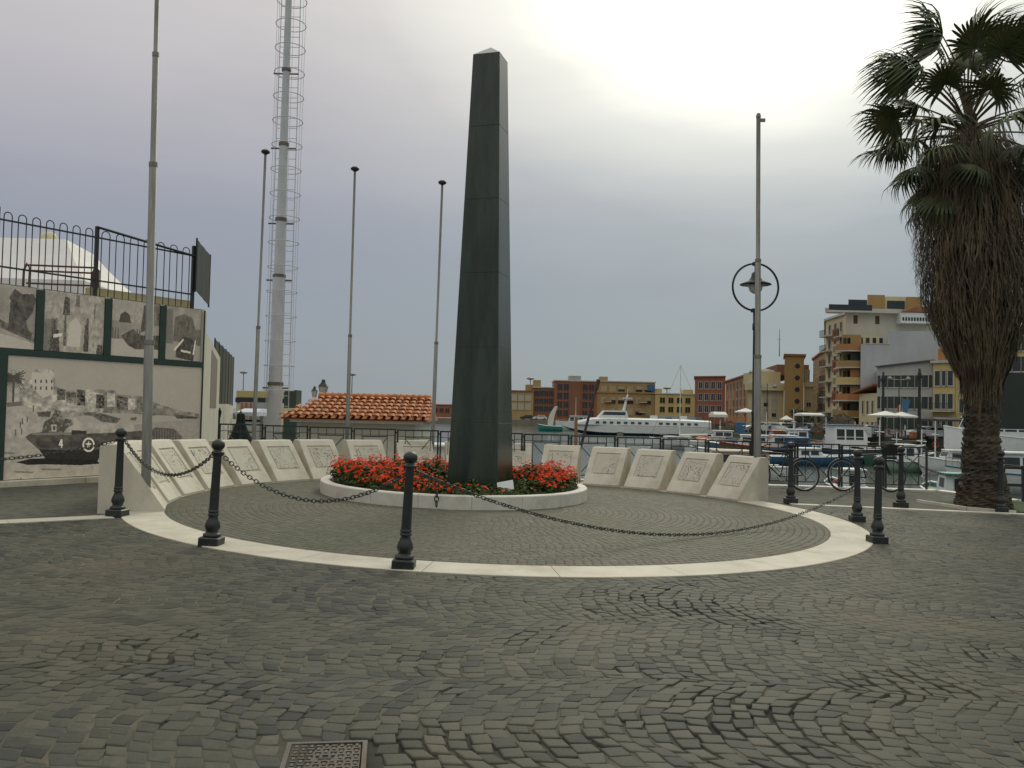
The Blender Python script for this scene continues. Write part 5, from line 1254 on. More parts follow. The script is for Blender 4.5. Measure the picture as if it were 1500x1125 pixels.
for k in range(11):
    x = xr(1314.5 + k * 4.2, 139) ; mb = MB(); z0_, z1_ = zat(1310, 469.5, 139), zat(1310, 465.5, 139); pts_ = [(x - .15, z0_), (x + .15, z0_)] + [(x + .15 * math.cos(t), z1_ + .15 * math.sin(t)) for t in np.linspace(0, math.pi, 6)]; mb.prismx(pts_, -2.24, -2.201); mb.build("arch_opening", glassd, r5)
for xa_ in (1249, 1281): mb = MB(); mb.box(xr(xa_), xr(xa_ + 6), -.05, -.002, zat(1250, 474, 141), zat(1250, 462, 141)); mb.build("window", shut_b, r5)
# low house, grey house, yellow houses
r, Wd, H = building("narrow_low_house", "low cream house with a sloping eave and green shutters", 1258.5, 124, 1285, 118, 577, c_cream, 2, 3, 9, (.55, 1.8), 'closed', shut_g, floor0=-.6, cornice=False)
mb = MB(); mb.prismx([(-1.2, H), (Wd + .1, H + 1.0), (Wd + .1, H + 1.25), (-1.2, H + .22)], -.7, 9); mb.build("roof", rooft, r)
r, Wd, H = building("grey_house", "pale grey three storey house with dark green shutters and two lamp posts in front", 1284.5, 117, 1366, 113, 538, c_grey, 3, 7, 12, (.75, 1.6), 'shutter', shut_g, floor0=0.2, cornice=False, margin=.5)
mb = MB(); mb.prismx([(-.2, H + .003), (Wd + .1, H + .75), (Wd + .1, H + .93), (-.2, H + .16)], -.35, 12); mb.build("roof_edge", mat("dark_roof_edge", (.1, .09, .08), .8), r); mb = MB(); mb.prismx([(0, H), (Wd, H), (Wd, H + .74)], .01, 11); mb.build("gable", c_grey, r)
r, Wd, H = building("yellow_balcony_house", "yellow house with a white framed loggia and iron balcony left of the palm", 1366.5, 112, 1399, 110, 532, c_yel, 3, 3, 12, (.8, 1.9), 'closed', shut_g, floor0=.2, margin=.3)
balcony(r, -1.2, Wd, H * .36, 1.3); mb = MB(); mb.box(.4, Wd - .3, .5, 5, H + .34, H + 1.9); mb.build("roof_room", c_or, r)
r, Wd, H = building("yellow_front_house", "plain yellow house partly hidden by the palm trunk", 1399.5, 110, 1436, 108, 520, c_yel, 4, 3, 12, (.8, 1.7), 'closed', shut_g, floor0=.5)
r, Wd, H = building("ochre_edge_house", "ochre house at the right edge behind the palm skirt", 1450, 108, 1530, 104, 484, c_yel, 5, 5, 12, (.85, 1.8), 'closed', shut_g, floor0=.5)
# left background
r, Wd, H = building("pale_pier_building", "pale building with yellow top and dark band left of the white mast", 346, 92, 400, 92, 572, c_cream, 1, 5, 8, (.7, .8), 'plain', z0=-.6, cornice=False)
mb = MB(); mb.box(-.1, Wd + 1.4, -.12, -.003, H - 1.25, H - .75); mb.build("dark_band", ironrail, r); mb = MB(); mb.box(0, Wd + 1.2, -.14, -.13, H - .7, H - .05); mb.build("yellow_band", c_yel, r)
r, Wd, H = building("striped_stand", "orange and white striped low stand on the pier", 352, 80, 392, 80, 589, c_grey, 1, 6, 4, (.6, .7), 'plain', z0=-1.0, cornice=False)
for k in range(3): mb = MB(); mb.box(.05 + k * .42, .25 + k * .42, -.12, -.1, H - 1.35, H - .05); mb.build("orange_stripe", orangep, r)
bb_ = at(416, 586, 60); gb = empty("green_cabin", (bb_.x, 60, -1.2), 0, "dark green boxy cabin just right of the white mast", "cabin")
mb = MB(); mb.box(0, .85, 0, 1.5, 0, at(416, 571, 60).z + 1.2); mb.build("wall", mat("bottle_green", (.03, .05, .035), .7, .2, 2), gb); mb = MB(); mb.box(-.9, 2.2, -.3, 2, bb_.z + 1.2 - .75, bb_.z + 1.2 - .55); mb.build("roof_slab", c_cream, gb)

# ================================================================== CARS, UMBRELLAS, TREES, PEOPLE
def make_car(paint, van=False):
    r = empty("parked_car", (0, 0, 0)); Lc, Wc, Hc = (4.1, 1.7, 1.45) if not van else (4.9, 1.85, 2.1)
    body = [(-Lc / 2, .30), (-Lc / 2 + .05, .75), (-Lc / 2 + .5, .92), (-Lc * .22, .98), (Lc * .30, 1.0), (Lc / 2 - .08, .95), (Lc / 2, .6), (Lc / 2 - .05, .28)]
    mb = MB(); mb.rings([[(x * .985, -Wc / 2, z) for x, z in body], [(x, -Wc / 2 + .06, z + .0) for x, z in body], [(x, Wc / 2 - .06, z) for x, z in body], [(x * .985, Wc / 2, z) for x, z in body]], smooth=False); mb.build("body", paint, r)
    cab = [(-Lc * .24, .97), (-Lc * .10, Hc - .05), (0, Hc), (Lc * .30, Hc - .02), (Lc * .42, .99)] if not van else [(-Lc * .33, .95), (-Lc * .22, Hc - .08), (-.3, Hc), (Lc * .45, Hc - .02), (Lc * .485, .95)]
    mb = MB(); mb.rings([[(x, -Wc / 2 + .10, z) if z < 1.1 else (x, -Wc / 2 + .22, z) for x, z in cab], [(x, Wc / 2 - .10, z) if z < 1.1 else (x, Wc / 2 - .22, z) for x, z in cab]], smooth=False); mb.build("roof", paint, r)
    for s_ in (-1, 1):
        y = s_ * (Wc / 2 - .155); mb = MB(); zt_ = Hc - .14; g_ = [(-Lc * .20, 1.02), (-Lc * .10, zt_), (Lc * .28, zt_), (Lc * .37, 1.04)]
        mb.rings([[(x, y + s_ * (.045 if z < 1.1 else -.035), z) for x, z in g_], [(x, y - s_ * .02, z) for x, z in g_]], smooth=False); mb.build("side_window", glassd, r)
        for x in (-Lc * .31, Lc * .31): mb = MB(); mb.tube([(x, s_ * (Wc / 2 - .18), .31), (x, s_ * (Wc / 2 + .01), .31)], .31, 16); w_ = mb.build("wheel", rubber, r); mb = MB(); mb.tube([(x, s_ * (Wc / 2 + .011), .31), (x, s_ * (Wc / 2 + .02), .31)], .17, 12); mb.build("rim", galv, w_)
    mb = MB(); mb.add([(-Lc * .235, -Wc / 2 + .2, 1.0), (-Lc * .235, Wc / 2 - .2, 1.0), (-Lc * .12, Wc / 2 - .28, Hc - .1), (-Lc * .12, -Wc / 2 + .28, Hc - .1)], [(0, 1, 2, 3)]); o = mb.build("windscreen", glassd, r); o.location.x = -.03
    return r
cc_ = [mat("car_white", (.6, .6, .6), .25, .05, 1), mat("car_dark", (.03, .035, .04), .25, .05, 1), mat("car_silver", (.35, .36, .37), .25, .05, 1, metal=.4), mat("car_red", (.3, .03, .02), .3, .05, 1)]
cnames = ["white", "black", "silver", "red"]
pcars = [make_car(c_) for c_ in cc_]
carpos = [(1117, 121, 0, "white car parked on the right quay just right of the grey flagpole"), (1137, 122, 1, "black car parked on the right quay below the cream building"), (1158, 121.5, 2, "silver car parked below the ochre stair tower"), (1178, 120, 0, "white car parked right of the silver one, near the flat canopy"), (1199, 119, 2, "silver car under the balconies at the quay"), (1225, 114, 0, "white car at the foot of the apartment block"), (1248, 112, 3, "red car at the foot of the apartment block"),
          (772, 252, 1, "dark car on the far quay in front of the yellow ochre house"), (790, 251, 0, "white car on the far quay in front of the red brown building"), (930, 251, 2, "silver car on the far quay behind the ferry"), (1352, 106, 0, "white car parked by the yellow house behind the terrace")]
carpos += [(1108, 119, 2, 'silver car half hidden by the grey flagpole'), (1127, 117, 0, 'white car in the front row, left of the black car'), (1147, 117.5, 0, 'white car in the front row before the silver one'), (1168, 116, 1, 'black car in the front row below the round windows'), (1188, 115.5, 0, 'white car in the front row beside the flat canopy'), (1272, 108, 2, 'silver car left of the terrace parasols'), (1368, 103, 0, 'white car beside the dark low shed')]
usedc = set()
for x, D, k, lb in carpos:
    q = at(x, 620, D); loc = (q.x, D, LZ)
    if k not in usedc: o = pcars[k]; o.location = loc; usedc.add(k); o.rotation_euler.z = R(random.uniform(-8, 8)); o['label'] = lb
    else: o = copy_thing(pcars[k], loc, R(random.uniform(-20, 20)), lb)
    tag(o, lb, "car", "cars parked along the quays")
def parasol(name, q, z0, h, w_, label, mt=canvas, square=True):
    r = empty(name, (q.x, q.y, z0), R(random.uniform(0, 40)), label, "parasol"); mb = MB(); mb.tube([(0, 0, 0), (0, 0, h)], .035, 8); mb.build("pole", wood, r)
    n = 8; mb = MB(); mb.rings([[(w_ * math.cos(k * math.pi / 4), w_ * math.sin(k * math.pi / 4), h - .62) for k in range(n)], [(w_ * math.cos(k * math.pi / 4), w_ * math.sin(k * math.pi / 4), h - .48) for k in range(n)], [(w_ * .5 * math.cos(k * math.pi / 4), w_ * .5 * math.sin(k * math.pi / 4), h - .26) for k in range(n)], [(.04 * math.cos(k * math.pi / 4), .04 * math.sin(k * math.pi / 4), h) for k in range(n)]], smooth=False, caps=(False, True)); mb.build("canopy", mt, r); return r
parasol("parasol", at(1092, 600, 118), LZ, 3.3, 1.5, "open white parasol on the quay beside the black street lamp post")
parasol("parasol", at(1152, 600, 112), LZ, 2.4, .85, "small open white parasol below the ochre stair tower")
parasol("parasol", at(1297, 600, 97), LZ, 3.1, 1.9, "left large white parasol over the terrace before the grey house")
parasol("parasol", at(1321, 600, 97), LZ, 3.05, 1.7, "right large white parasol over the terrace before the grey house")
def folded(q, h, w_, label, lean=0):
    r = empty("folded_parasol", (q.x, q.y, -1.05), 0, label, "parasol"); n = 14; mb = MB()
    rs = []
    for z, r_ in ((h - 1.35, w_), (h - 1.2, w_ * 1.05), (h - .8, w_ * .8), (h - .45, w_ * .42), (h - .25, w_ * .26), (h - .05, w_ * .24), (h, .02)):
        rs.append([(r_ * (1 + (.22 if k % 2 else -.1)) * math.cos(k * 2 * math.pi / n) + lean * (z - h) * .2, r_ * (1 + (.22 if k % 2 else -.1)) * math.sin(k * 2 * math.pi / n), z) for k in range(n)])
    mb.rings(rs, smooth=False); mb.build("cloth", darkcloth, r); mb = MB(); mb.tube([(0, 0, 0), (0, 0, h + .05)], .022, 6); mb.build("pole", wood, r); return r
folded(at(322, 600, 21.6), at(320, 600, 21.6).z + 1.05, .20, "narrow folded dark parasol beside the white wall", 1)
folded(at(353, 600, 22.5), at(353, 604, 22.5).z + 1.05, .36, "wide folded dark parasol behind the railing, right of the narrow one")
# market canopy, awnings
def canopy(name, xa, xb, yt, yb2, D, label, mt=canvas, z0=LZ, dep=3.5):
    A, B = at(xa, yt, D), at(xb, yt, D); r = empty(name, (A.x, D, z0), 0, label, "canopy"); Wd = B.x - A.x; h = A.z - z0; th = A.z - at(xa, yb2, D).z
    mb = MB(); mb.rings([[(0, 0, h - th), (Wd, 0, h - th), (Wd, dep, h - th), (0, dep, h - th)], [(0, 0, h - th * .5), (Wd, 0, h - th * .5), (Wd, dep, h - th * .5), (0, dep, h - th * .5)], [(Wd * .06, dep * .3, h), (Wd * .94, dep * .3, h), (Wd * .94, dep * .7, h), (Wd * .06, dep * .7, h)]], smooth=False); mb.build("roof", mt, r)
    for x in (.08, Wd - .08):
        for y in (.1, dep - .1): mb = MB(); mb.box(x - .05, x + .05, y - .05, y + .05, 0, h - th - .01); mb.build("post", galv, r)
    mb = MB(); mb.box(.3, Wd - .3, dep * .6, dep * .8, 0, .95); mb.build("counter", wood, r); return r
canopy("market_canopy", 1176, 1208, 604.5, 609, 113, "flat pale canopy on the quay left of the apartment block")
canopy("white_gazebo", 345, 375, 598, 609, 30, "pale blue white canopy behind the folded parasols", mat("blueish_canvas", (.55, .58, .66), .7), -1.05, 3)
canopy("quay_stall", 1046, 1066, 603, 611, 128, "pale stall roof on the quay below the brick red house")
canopy("dark_shed", 1372, 1412, 611, 617, 100, "dark low shed in front of the yellow house left of the palm", mat("dark_shed_roof", (.07, .06, .055), .8), dep=4)
def tree(q, h, w_, label, z0=LZ, n=700, name="tree"):
    r = empty(name, (q.x, q.y, z0), 0, label, "tree"); mb = MB(); mb.tube([(0, 0, -.1), (.05, 0, h * .3), (-.05, .1, h * .62)], [.16, .11, .05], 8)
    for k in range(6): a_ = k * 1.05; mb.tube([(0, 0, h * .35), (w_ * .5 * math.cos(a_), w_ * .5 * math.sin(a_), h * (.6 + .05 * k))], [.06, .02], 5)
    mb.build("trunk", bark, r); lv_ = []
    cl = [(random.gauss(0, w_ * .42), random.gauss(0, w_ * .42), random.uniform(h * .45, h * .92), random.uniform(.3, .5) * w_) for _ in range(12)]
    for _ in range(n):
        cx, cy, cz, cr_ = random.choice(cl); v = Vector((random.gauss(0, 1), random.gauss(0, 1), random.gauss(0, .8))).normalized(); p_ = Vector((cx, cy, cz)) + v * cr_ * random.uniform(.6, 1.05); s_ = random.uniform(.07, .16); t1 = v.orthogonal().normalized() * s_; t2 = v.cross(t1); lv_.append([p_ - t1, p_ - t2, p_ + t1, p_ + t2])
    co_ = np.array([[tuple(v) for v in q_] for q_ in lv_]).reshape(-1, 3); me = bpy.data.meshes.new("crown"); fast_mesh(me, co_, np.arange(len(co_)).reshape(-1, 4)); me.materials.append(mat("tree_leaves", (.035, .05, .025), .7, .4, 1.5)); o = bpy.data.objects.new("crown", me); col.objects.link(o); o.parent = r; return r
tree(at(1171, 600, 122), 3.4, 1.5, "small dark tree in front of the ochre stair tower")
tree(at(1181, 600, 124), 2.8, 1.2, "low dark shrub like tree right of the stair tower")
tree(at(1217, 600, 116), 2.6, 1.8, "low dark tree at the foot of the apartment block")
skin = mat("skin", (.35, .2, .14), .6, .1, 8)
def person(loc, rz, top, bottom, hair, label, pose="stand", s_=1.0):
    """one continuous body from a skinned skeleton"""
    if pose == "stand": J = dict(pel=(0, 0, .95), sp=(0, .01, 1.2), ch=(0, 0, 1.40), nk=(0, 0, 1.52), hd=(0, -.02, 1.66), kL=(-.10, -.03, .50), kR=(.10, -.05, .50), aL=(-.10, .02, .08), aR=(.11, 0, .08), tL=(-.11, -.14, .04), tR=(.12, -.16, .04), sL=(-.19, 0, 1.42), sR=(.19, 0, 1.42), eL=(-.25, .02, 1.15), eR=(.25, .02, 1.15), hL=(-.24, -.14, .92), hR=(.24, -.12, .92), hipL=(-.09, 0, .9), hipR=(.09, 0, .9))
    else: J = dict(pel=(0, .05, .50), sp=(0, .07, .75), ch=(0, .05, .95), nk=(0, .03, 1.07), hd=(0, 0, 1.21), kL=(-.12, -.42, .50), kR=(.12, -.42, .50), aL=(-.12, -.42, .08), aR=(.12, -.45, .08), tL=(-.12, -.56, .04), tR=(.12, -.60, .04), sL=(-.19, .05, .97), sR=(.19, .05, .97), eL=(-.25, -.05, .74), eR=(.25, -.05, .74), hL=(-.15, -.28, .72), hR=(.15, -.28, .72), hipL=(-.09, .02, .5), hipR=(.09, .02, .5))
    names = list(J); rad_ = dict(pel=.13, sp=.12, ch=.14, nk=.055, hd=.085, kL=.06, kR=.06, aL=.042, aR=.042, tL=.035, tR=.035, sL=.06, sR=.06, eL=.042, eR=.042, hL=.03, hR=.03, hipL=.09, hipR=.09)
    E_ = [("pel", "sp"), ("sp", "ch"), ("ch", "nk"), ("nk", "hd"), ("pel", "hipL"), ("hipL", "kL"), ("kL", "aL"), ("aL", "tL"), ("pel", "hipR"), ("hipR", "kR"), ("kR", "aR"), ("aR", "tR"), ("ch", "sL"), ("sL", "eL"), ("eL", "hL"), ("ch", "sR"), ("sR", "eR"), ("eR", "hR")]
    me = bpy.data.meshes.new("person"); me.from_pydata([J[n_] for n_ in names], [(names.index(a_), names.index(b_)) for a_, b_ in E_], []); o = bpy.data.objects.new("person", me); col.objects.link(o)
    md = o.modifiers.new("skin", 'SKIN'); o.modifiers.new("sub", 'SUBSURF').levels = 1; o.modifiers["sub"].render_levels = 1
    for i, n_ in enumerate(names): me.skin_vertices[0].data[i].radius = (rad_[n_], rad_[n_] * .85)
    me.skin_vertices[0].data[0].use_root = True
    M = MATS.get("cloth_%s" % label)
    M = bpy.data.materials.new("clothed_body"); M.use_nodes = True; N, L = M.node_tree.nodes, M.node_tree.links; t_ = N.new("ShaderNodeTexCoord"); sp_ = N.new("ShaderNodeSeparateXYZ"); L.new(t_.outputs["Object"], sp_.inputs[0]); r_ = N.new("ShaderNodeValToRGB"); r_.color_ramp.interpolation = 'CONSTANT'
    zw, zn = (.94, 1.50) if pose == "stand" else (.56, 1.05); e_ = r_.color_ramp.elements; e_[0].color = (*bottom, 1); e_[1].position = zw / 2; e_[1].color = (*top, 1); q = e_.new(zn / 2); q.color = (.35, .2, .14, 1)
    mt_3 = N.new("ShaderNodeMath"); mt_3.operation = 'MULTIPLY'; mt_3.inputs[1].default_value = .5; L.new(sp_.outputs[2], mt_3.inputs[0]); L.new(mt_3.outputs[0], r_.inputs[0]); L.new(r_.outputs[0], N["Principled BSDF"].inputs["Base Color"]); N["Principled BSDF"].inputs["Roughness"].default_value = .8
    me.materials.append(M); o.location = loc; o.rotation_euler.z = rz; o.scale = (s_,) * 3; tag(o, label, "person")
    hx, hy, hz = J["hd"]; mb = MB(); mb.lathe([(.085 * math.sin(t), .095 * -math.cos(t)) for t in np.linspace(1.3, math.pi - .05, 8)], 12, c=(hx, hy + .02, hz + .05)); hh = mb.build("hair", mat("hair_%d" % int(hair[0] * 100), hair, .8), o)
    return o
lq = -1.05
def P2(x, D, z): q = at(x, 600, D); return (q.x, D, z)
person(P2(357, 23.5, lq), R(60), (.6, .6, .58), (.05, .05, .06), (.02, .015, .01), "person in a white top standing right of the folded parasols")
person(P2(387, 24.5, lq), R(-70), (.62, .62, .6), (.4, .38, .3), (.015, .01, .01), "person in a white top with dark hair left of the white mast")
pp = [(1303, 96, (.25, .05, .04), (.04, .04, .05), "person in a red top at the terrace below the left large parasol", "sit"), (1313, 97, (.45, .35, .38), (.04, .04, .08), "person in a pink top seated under the right large parasol", "sit"), (1326, 96, (.5, .5, .52), (.05, .05, .05), "person in a pale top standing under the right large parasol", "stand"), (1345, 96, (.04, .05, .06), (.03, .03, .03), "person in dark clothes standing right of the terrace", "stand"), (1283, 97, (.3, .3, .35), (.03, .03, .05), "person in a grey top at the left edge of the terrace", "stand"), (1108, 117, (.5, .08, .05), (.04, .04, .05), "person in a red top on the quay beside the grey flagpole", "stand"), (1128, 116, (.6, .6, .6), (.05, .05, .1), "person in a white shirt between the quay cars", "stand"), (1190, 111, (.5, .5, .5), (.08, .05, .03), "person in a pale top under the flat canopy", "stand")]
for x, D, t_, b_, lb, ps in pp: person(P2(x, D, LZ + .003), random.uniform(-1, 1), t_, b_, (.03, .02, .015), lb, ps)

# ================================================================== BOATS
def hull_rings(Lh, Wh, Hh, draft=.35, flare=.82):
    st = []
    for t, w_, sh, kz in ((0, .80, .0, .9), (.12, .90, .0, 1), (.3, 1, .0, 1), (.5, 1, .03, 1), (.68, .88, .10, .95), (.82, .62, .20, .8), (.93, .28, .30, .5), (1, .03, .36, .0)):
        x = -Lh / 2 + Lh * t; hw = Wh / 2 * w_; zt = Hh * (1 + sh); zb = -draft * kz
        st.append([(x, -hw, zt), (x - .0, -hw * .97, zt * .55), (x - (.06 * Lh if t == 1 else 0), -hw * flare * .85, 0), (x - (.10 * Lh if t == 1 else 0), 0, zb - .05), (x - (.06 * Lh if t == 1 else 0), hw * flare * .85, 0), (x, hw * .97, zt * .55), (x, hw, zt)])
    return st
def boat(label, x, D, Lh, Wh, Hh, rz, hullm, deckm=white, cabin=None, mast=0, name="fishing_boat", rail=True, stripe=None, extra=None, roofm=None, group=None, backwin=False):
    q = at(x, 600, D); r = empty(name, (q.x, D, WATER), R(rz), label, "boat", group)
    rs = hull_rings(Lh, Wh, Hh); mb = MB(); mb.rings(rs, closed=False, caps=(False, False), smooth=True); mb.add(rs[0], [tuple(range(7))]); mb.build("hull", hullm, r)
    dz = .22; mb = MB()
    lft = [(s_[0][0], s_[0][1] * .93, s_[0][2] - dz) for s_ in rs]; rgt = [(s_[6][0], s_[6][1] * .93, s_[6][2] - dz) for s_ in rs]; k = len(lft)
    mb.add(lft + rgt, [(i, i + 1, k + i + 1, k + i) for i in range(k - 1)]); mb.build("deck", deckm, r)
    mb = MB()
    for sd_ in (0, 6): mb.tube([(s_[sd_][0], s_[sd_][1], s_[sd_][2]) for s_ in rs], .045, 6)
    mb.build("gunwale", stripe or white, r)
    if cabin:
        x0, x1, h, mt = cabin; w_ = Wh * .33; b_ = .1; zb = Hh - .2; x0, x1 = x0 * Lh, x1 * Lh
        mb = MB(); mb.rings([[(x0, -w_, zb), (x1, -w_, zb), (x1, w_, zb), (x0, w_, zb)], [(x0 + .03, -w_, zb + h * .55), (x1 + .05, -w_, zb + h * .55), (x1 + .05, w_, zb + h * .55), (x0 + .03, w_, zb + h * .55)], [(x0 + .06, -w_ * .93, zb + h), (x1 - h * .16, -w_ * .93, zb + h), (x1 - h * .16, w_ * .93, zb + h), (x0 + .06, w_ * .93, zb + h)]], smooth=False); cb = mb.build("cabin", mt, r)
        mb = MB(); mb.bbox(x0 - .15, x1 - h * .10, -w_ * 1.08, w_ * 1.08, zb + h + .003, zb + h + .09, .03); mb.build("cabin_roof", roofm or mt, r)
        if backwin: mb = MB(); mb.box(x0 - .02, x0 + .01, -w_ * .5, w_ * .4, zb + h * .3, zb + h * .85); mb.build("window", glassd, cb)
        nw = max(1, int((x1 - x0) / .9))
        for s_ in (-1, 1):
            for j in range(nw):
                xa_ = x0 + .2 + j * (x1 - x0 - .35) / nw; xb_ = xa_ + (x1 - x0 - .35) / nw - .14; mb = MB(); mb.rings([[(xa_, s_ * (w_ + .012), zb + h * .45), (xb_, s_ * (w_ + .012), zb + h * .45), (xb_, s_ * (w_ * .945 + .012), zb + h * .86), (xa_, s_ * (w_ * .945 + .012), zb + h * .86)], [(xa_, s_ * (w_ - .04), zb + h * .45), (xb_, s_ * (w_ - .04), zb + h * .45), (xb_, s_ * (w_ * .9), zb + h * .86), (xa_, s_ * (w_ * .9), zb + h * .86)]], smooth=False); mb.build("window", glassd, cb)
        mb = MB(); mb.rings([[(x1 + .035, -w_ * .85, zb + h * .6), (x1 + .035, w_ * .85, zb + h * .6), (x1 - h * .11, w_ * .8, zb + h * .92), (x1 - h * .11, -w_ * .8, zb + h * .92)], [(x1 - .05, -w_ * .85, zb + h * .6), (x1 - .05, w_ * .85, zb + h * .6), (x1 - h * .16, w_ * .8, zb + h * .92), (x1 - h * .16, -w_ * .8, zb + h * .92)]], smooth=False); mb.build("windscreen", glassd, cb)
    if mast:
        mb = MB(); mb.tube([(.04 * Lh, 0, Hh - .3), (.04 * Lh, 0, mast)], [.06, .035], 8); mb.tube([(.04 * Lh - .0, -.8, mast * .72), (.04 * Lh, .8, mast * .72)], .03, 6); mb.build("mast", white, r)
        mb = MB(); mb.tube([(.04 * Lh, 0, mast), (Lh * .49, 0, Hh * 1.3)], .012, 4); mb.tube([(.04 * Lh, 0, mast), (-Lh * .48, 0, Hh)], .012, 4); mb.build("rigging", ironrail, r)
    if rail:
        mb = MB(); pts_ = [(s_[0][0], s_[0][1] * .95, s_[0][2] + .45) for s_ in rs[3:]]; pts2 = [(s_[6][0], s_[6][1] * .95, s_[6][2] + .45) for s_ in rs[3:]]
        for pz in (pts_, pts2):
            mb.tube(pz, .016, 5)
            for a_ in pz: mb.tube([(a_[0], a_[1], a_[2] - .45), a_], .013, 4)
        mb.build("bow_rail", galv, r)
    return r
# near boats under the quay
r = boat("small boat with white cabin, dark window and red fenders moored under the quay railing", 1236, 40, 4.2, 1.45, .52, 84, blue, white, (-.42, -.18, .95, white), roofm=white, backwin=True)
for k, (x, z, y) in enumerate(((-1.0, -.95, 1.45), (-1.1, .75, .5), (-1.3, -.85, .45))): mb = MB(); mb.rings([[( -.24 + .48 * j / 8 , .14 * math.sin(math.pi * (j + .4) / 8.8) * math.cos(t), .14 * math.sin(math.pi * (j + .4) / 8.8) * math.sin(t)) for t in np.linspace(0, 6.283, 13)[:-1]] for j in range(9)], M=Matrix.Translation((x, y, z)) @ Matrix.Rotation(R(90), 4, 'Z')); mb.build("fender", redp, r)
boat("small boat with green hull, white cabin and dark opening moored left of the palm trunk", 1385, 38, 4.4, 1.8, .55, 80, teal, tarp, (-.46, -.20, .95, white), roofm=teal, backwin=True)
rb = boat("old wooden boat behind the railing with two leaning brown spars", 850, 24.6, 5.5, 2.0, .7, 12, wood, wood, None, rail=False, name="wooden_boat")
def rel(o, v): return Matrix.Rotation(-o.rotation_euler.z, 4, 'Z') @ (Vector(v) - Vector(o.location))
a0, a1 = rel(rb, at(836, 700, 24.6)), rel(rb, at(877, 556, 24.6)); mb = MB(); mb.tube([a0 - Vector((.1, 0, .6)), a1], [.055, .03], 8); mb.tube([a1 - (a1 - a0) * .1, a1], .06, 8); mb.build("spar", mat("dark_spar", (.06, .04, .03), .6), rb)
a0, a1 = rel(rb, at(843, 690, 24.9)), rel(rb, at(844, 612, 24.9)); mb = MB(); mb.tube([a0 - Vector((0, 0, .6)), a1], [.06, .045], 8); mb.build("spar", mat("orange_wood", (.30, .16, .08), .7), rb)
# sailing boat with orange stern
sb = boat("white sailing boat with a tall mast and orange stern cover, bow to the left", 1000, 92, 7.0, 2.3, .9, 180, white, tarp, (-.10, .28, .6, white), 9.0, "sailing_boat")
mb = MB(); mb.rings([[(-2.9, y, 1.0 + .10 * math.cos(y * 2)) for y in np.linspace(-.95, .95, 7)], [(-2.2, y, 1.42 - .3 * y * y) for y in np.linspace(-.95, .95, 7)], [(-1.4, y, 1.3 - .25 * y * y) for y in np.linspace(-.9, .9, 7)]], closed=False, caps=(False, False)); mb.build("stern_cover", orangep, sb)
mb = MB(); mb.tube([(.2, 0, 1.5), (-2.7, 0, 1.6)], .13, 8); mb.build("furled_sail", canvas, sb)
boat("blue boat with an awning moored beyond the sailing boat", 1088, 84, 6.5, 2.2, .8, 170, blue, white, (-.35, .05, 1.2, white))
boat("pale motor boat with beige canvas cover in front of the lamp post", 1078, 47, 5.6, 2.2, .9, 185, white, tarp, (-.30, .22, .95, tarp), rail=False, roofm=tarp)
boat("small white dinghy boat behind the second plaque from the right", 1064, 33, 2.6, 1.2, .5, 150, white, white, None, rail=False, name="dinghy")
boat("dark blue fishing boat with an orange brown deckhouse on the right quay", 1128, 90, 9, 2.8, 1.1, 175, blue, wood, (-.30, .0, 1.3, orangep), 4.2, stripe=rust)
boat("blue fishing boat with brown deck gear beside the rusty nets", 1168, 88, 9, 2.8, 1.1, 178, navy, wood, (-.10, .14, 1.5, white), 4.5, stripe=orangep)
boat("long low light blue boat moored behind the bicycle", 1193, 66, 7.5, 2.1, .65, 5, blue, white, (-.2, 0.05, .8, white), rail=False)
boat("long blue and white skiff moored right of the bicycle", 1228, 70, 7.0, 2.0, .6, 172, blue, white, None, rail=False)
boat("large navy boat with tall white wheelhouse and light blue roof", 1283, 72, 8.6, 2.8, 1.15, 4, navy, orangep, (-.46, -.14, 2.1, white), 3.6, roofm=blue)
boat("pale green and white open boat with a white frame", 1346, 60, 5.0, 1.9, .75, -4, mat("pale_green_paint", (.26, .38, .28), .4), white, (-.25, -.05, 1.3, white), 3.0, rail=False)
boat("navy boat moored between the green boat and the palm", 1374, 64, 4.5, 1.8, .8, 170, navy, white, None, 3.6, rail=False)
boat("white motor boat just left of the palm trunk", 1404, 58, 5.2, 2.0, .9, 175, white, white, (-.2, .18, .9, white))
boat("low white boat among the blue skiffs", 1256, 84, 5.5, 2.0, .8, 176, white, white, (-.15, .2, .8, white), 3.4)
boat("small orange trimmed boat left of the navy boat", 1311, 78, 4.6, 1.9, .75, 8, white, orangep, None, 2.6, rail=False, stripe=orangep)
boat("white boat on the far side with a red stripe, left of the grey flagpole", 1058, 108, 6.0, 2.2, .9, 178, white, white, (-.2, .2, 1.1, white), 3.2, stripe=redp)
boat("white and blue motor boat with cabin right of the palm trunk", 1482, 44, 6.5, 2.5, .95, 176, white, white, (-.45, .30, 1.25, white), stripe=blue)
boat("large white ferry with big windows behind the motor boat at right edge", 1500, 60, 11, 3.2, 2.4, 178, white, white, (-.42, .36, 1.7, white), rail=False, name="ferry")
boat("grey skiff under the fence at the right edge", 1490, 27, 3.6, 1.5, .55, 100, teal, wood, None, rail=False, name="dinghy")
boat("small moored boat seen left of the obelisk behind the kiosk", 655, 36, 4.6, 1.8, .9, 92, white, white, (-.4, .1, 1.4, white), rail=False)
boat("rusty brown fishing boat just right of the street lamp post", 1118, 76, 7.5, 2.5, 1.0, 172, rust, wood, (-.36, -.08, 1.2, white), 3.6, stripe=orangep)
boat("dark fishing boat with blue rails behind the bicycle saddle", 1160, 74, 7.0, 2.4, .95, 8, navy, wood, (-.05, .2, 1.1, blue), 3.2, stripe=blue)
boat("white and blue boat moored beneath the brown nets", 1214, 86, 6.5, 2.3, .9, 176, white, wood, (-.3, .05, 1.2, white), 3.8, stripe=blue)
